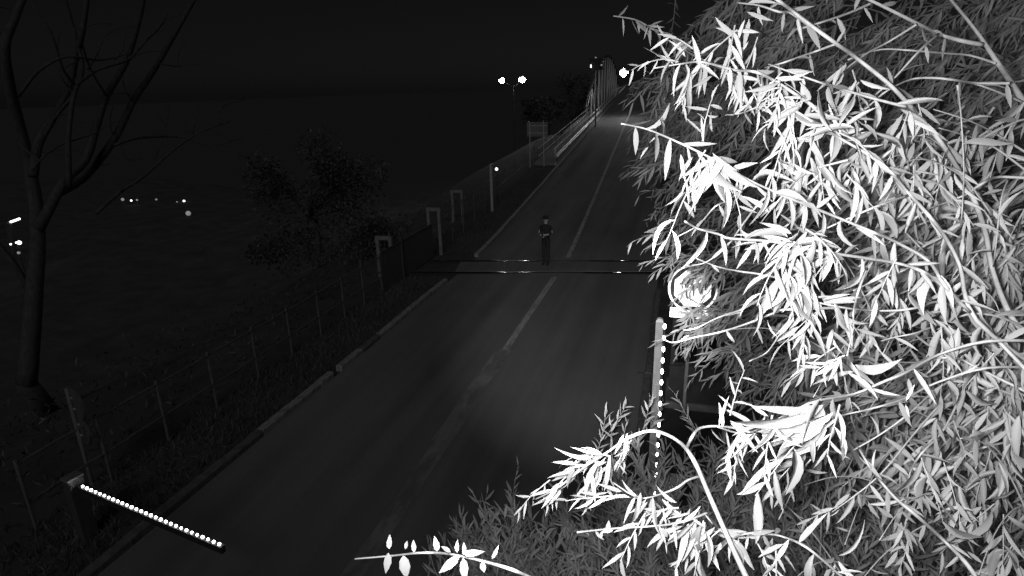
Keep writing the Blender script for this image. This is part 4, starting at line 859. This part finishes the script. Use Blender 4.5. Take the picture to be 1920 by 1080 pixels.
# ------------------------------------------------------------------ officer standing by the rails
pf = gnd(1024, 497, .06); 
def make_person():
    to = norm(np.array([CAM[0] - pf[0], CAM[1] - pf[1], 0])); fwd = norm(to + np.array([-.35, 0, 0])); fwd[2] = 0; rgt = np.array([fwd[1], -fwd[0], 0])  # rgt = image-left (the officer's right)
    rgt = -np.cross(UPV, fwd)
    Wp = lambda r, f, z: pf + rgt * r + fwd * f + UPV * z
    J = {'pelvis': (0, 0, .96), 'waist': (0, .01, 1.10), 'chest': (0, .02, 1.32), 'collar': (0, 0, 1.48), 'neck': (0, .01, 1.56), 'head': (0, .03, 1.66), 'crown': (0, .03, 1.77)}
    Rr = {'pelvis': (.14, .11), 'waist': (.125, .10), 'chest': (.15, .115), 'collar': (.11, .09), 'neck': (.058, .058), 'head': (.078, .092), 'crown': (.06, .07)}
    E_ = [('pelvis', 'waist'), ('waist', 'chest'), ('chest', 'collar'), ('collar', 'neck'), ('neck', 'head'), ('head', 'crown')]
    for s, nm in ((1, 'r'), (-1, 'l')):
        J.update({nm + 'hip': (.085 * s, 0, .90), nm + 'knee': (.08 * s, .02, .50), nm + 'ank': (.075 * s, -.01, .10), nm + 'toe': (.09 * s, .15, .045)})
        Rr.update({nm + 'hip': (.095, .095), nm + 'knee': (.066, .066), nm + 'ank': (.05, .05), nm + 'toe': (.045, .035)})
        E_ += [('pelvis', nm + 'hip'), (nm + 'hip', nm + 'knee'), (nm + 'knee', nm + 'ank'), (nm + 'ank', nm + 'toe')]
        J.update({nm + 'sh': (.175 * s, 0, 1.43), nm + 'elb': ((.25 if s > 0 else .20) * s, -.02, 1.17), nm + 'wr': (.07 * s, .27, 1.11 if s > 0 else 1.17), nm + 'palm': (.0 * s + .01 * s, .32, 1.13 if s > 0 else 1.19)})
        Rr.update({nm + 'sh': (.068, .07), nm + 'elb': (.046, .046), nm + 'wr': (.030, .03), nm + 'palm': (.036, .026)})
        E_ += [('chest', nm + 'sh'), (nm + 'sh', nm + 'elb'), (nm + 'elb', nm + 'wr'), (nm + 'wr', nm + 'palm')]
    names = list(J); me = bpy.data.meshes.new('body_skeleton')
    me.from_pydata([tuple(Wp(*J[n_]) - pf) for n_ in names], [(names.index(a), names.index(b)) for a, b in E_], [])
    o = bpy.data.objects.new('body_skeleton', me); COL.objects.link(o)
    sk = o.modifiers.new('skin', 'SKIN'); sk.use_smooth_shade = True; sk.branch_smoothing = .3
    su = o.modifiers.new('sub', 'SUBSURF'); su.levels = su.render_levels = 2
    for i, n_ in enumerate(names):
        me.skin_vertices[0].data[i].radius = Rr[n_]; me.skin_vertices[0].data[i].use_root = (n_ == 'pelvis')
    bpy.context.view_layer.update()
    ev = o.evaluated_get(bpy.context.evaluated_depsgraph_get()); body = bpy.data.meshes.new_from_object(ev); bpy.data.objects.remove(o)
    body.materials.clear()
    for q in (CLOTH, SKIN, SHOE): body.materials.append(q)
    bm = bmesh.new(); bm.from_mesh(body)
    def loc(p): p = np.array(p); return p.dot(rgt), p.dot(fwd), p[2]
    for f in bm.faces:
        r, fw, z = loc(f.calc_center_median()); f.smooth = True
        skin = z > 1.53 or (1.0 < z < 1.30 and (fw > .145 or abs(r) > .225))
        f.material_index = 1 if skin else (2 if z < .085 else 0)
    # fingers: short bent chains rooted in each palm
    for s, zz in ((1, 1.13), (-1, 1.19)):
        for k in range(5):
            base = (.012 * s, .34, zz + .035 - .02 * k) if k < 4 else (.03 * s, .30, zz + .05)
            ln = (.075, .085, .08, .062, .055)[k]
            pts = [Wp(base[0] - s * t_ * ln, base[1] + .02 * math.sin(t_ * 2.6), base[2] - .012 * t_ * t_) - pf for t_ in (0, .4, .75, 1)]
            q = MB(); q.tube(pts, [.010, .0095, .009, .007], 6); n0 = [bm.verts.new(v) for v in q.v]
            for fc in q.f:
                ff_ = bm.faces.new([n0[i] for i in fc]); ff_.material_index = 1; ff_.smooth = True
    bm.to_mesh(body); bm.free(); body.name = 'body'
    root = empty('person', tuple(pf), 'person in dark uniform and peaked cap standing by the rails, hands together', 'person')
    link('body', body, root)
    def add(name, mt, *shapes):
        q = MB()
        for sh in shapes: sh(q)
        q.build(name, mt, root, smooth=True)
    hd = Wp(0, .03, 1.68)
    add('cap', CLOTH, lambda q: q.ball(Wp(0, .02, 1.755), .105, 14, 8, (1, 1, .55)), lambda q: q.tube([Wp(0, .025, 1.70), Wp(0, .025, 1.765)], [.09, .096], 14))
    add('cap_visor', SHOE, lambda q: q.ball(Wp(0, .13, 1.712), .07, 12, 4, (1, 1, .14)))
    add('hair', BLACK, lambda q: q.ball(Wp(0, -.035, 1.665), .086, 12, 8, (1, .8, .85)))
    add('nose', SKIN, lambda q: q.ball(Wp(0, .128, 1.635), .017, 8, 6, (.8, 1.1, 1.4)))
    for s in (1, -1):
        add('eye', BLACK, lambda q: q.ball(Wp(.03 * s, .112, 1.66), .011, 8, 5))
        add('ear', SKIN, lambda q: q.ball(Wp(.083 * s, .02, 1.645), .026, 8, 6, (.5, .8, 1.2)))
    add('mouth', BLACK, lambda q: q.ball(Wp(0, .112, 1.595), .02, 8, 5, (1.2, .4, .25)))
    add('belt', SHOE, lambda q: q.tube([Wp(0, 0, 1.0), Wp(0, 0, 1.045)], [.138, .137], 16))
    add('mobile_phone', GLASS, lambda q: q.box(tuple(Wp(0, .36, 1.19)), (.07, .012, .14), math.atan2(rgt[1], rgt[0])))
make_person()
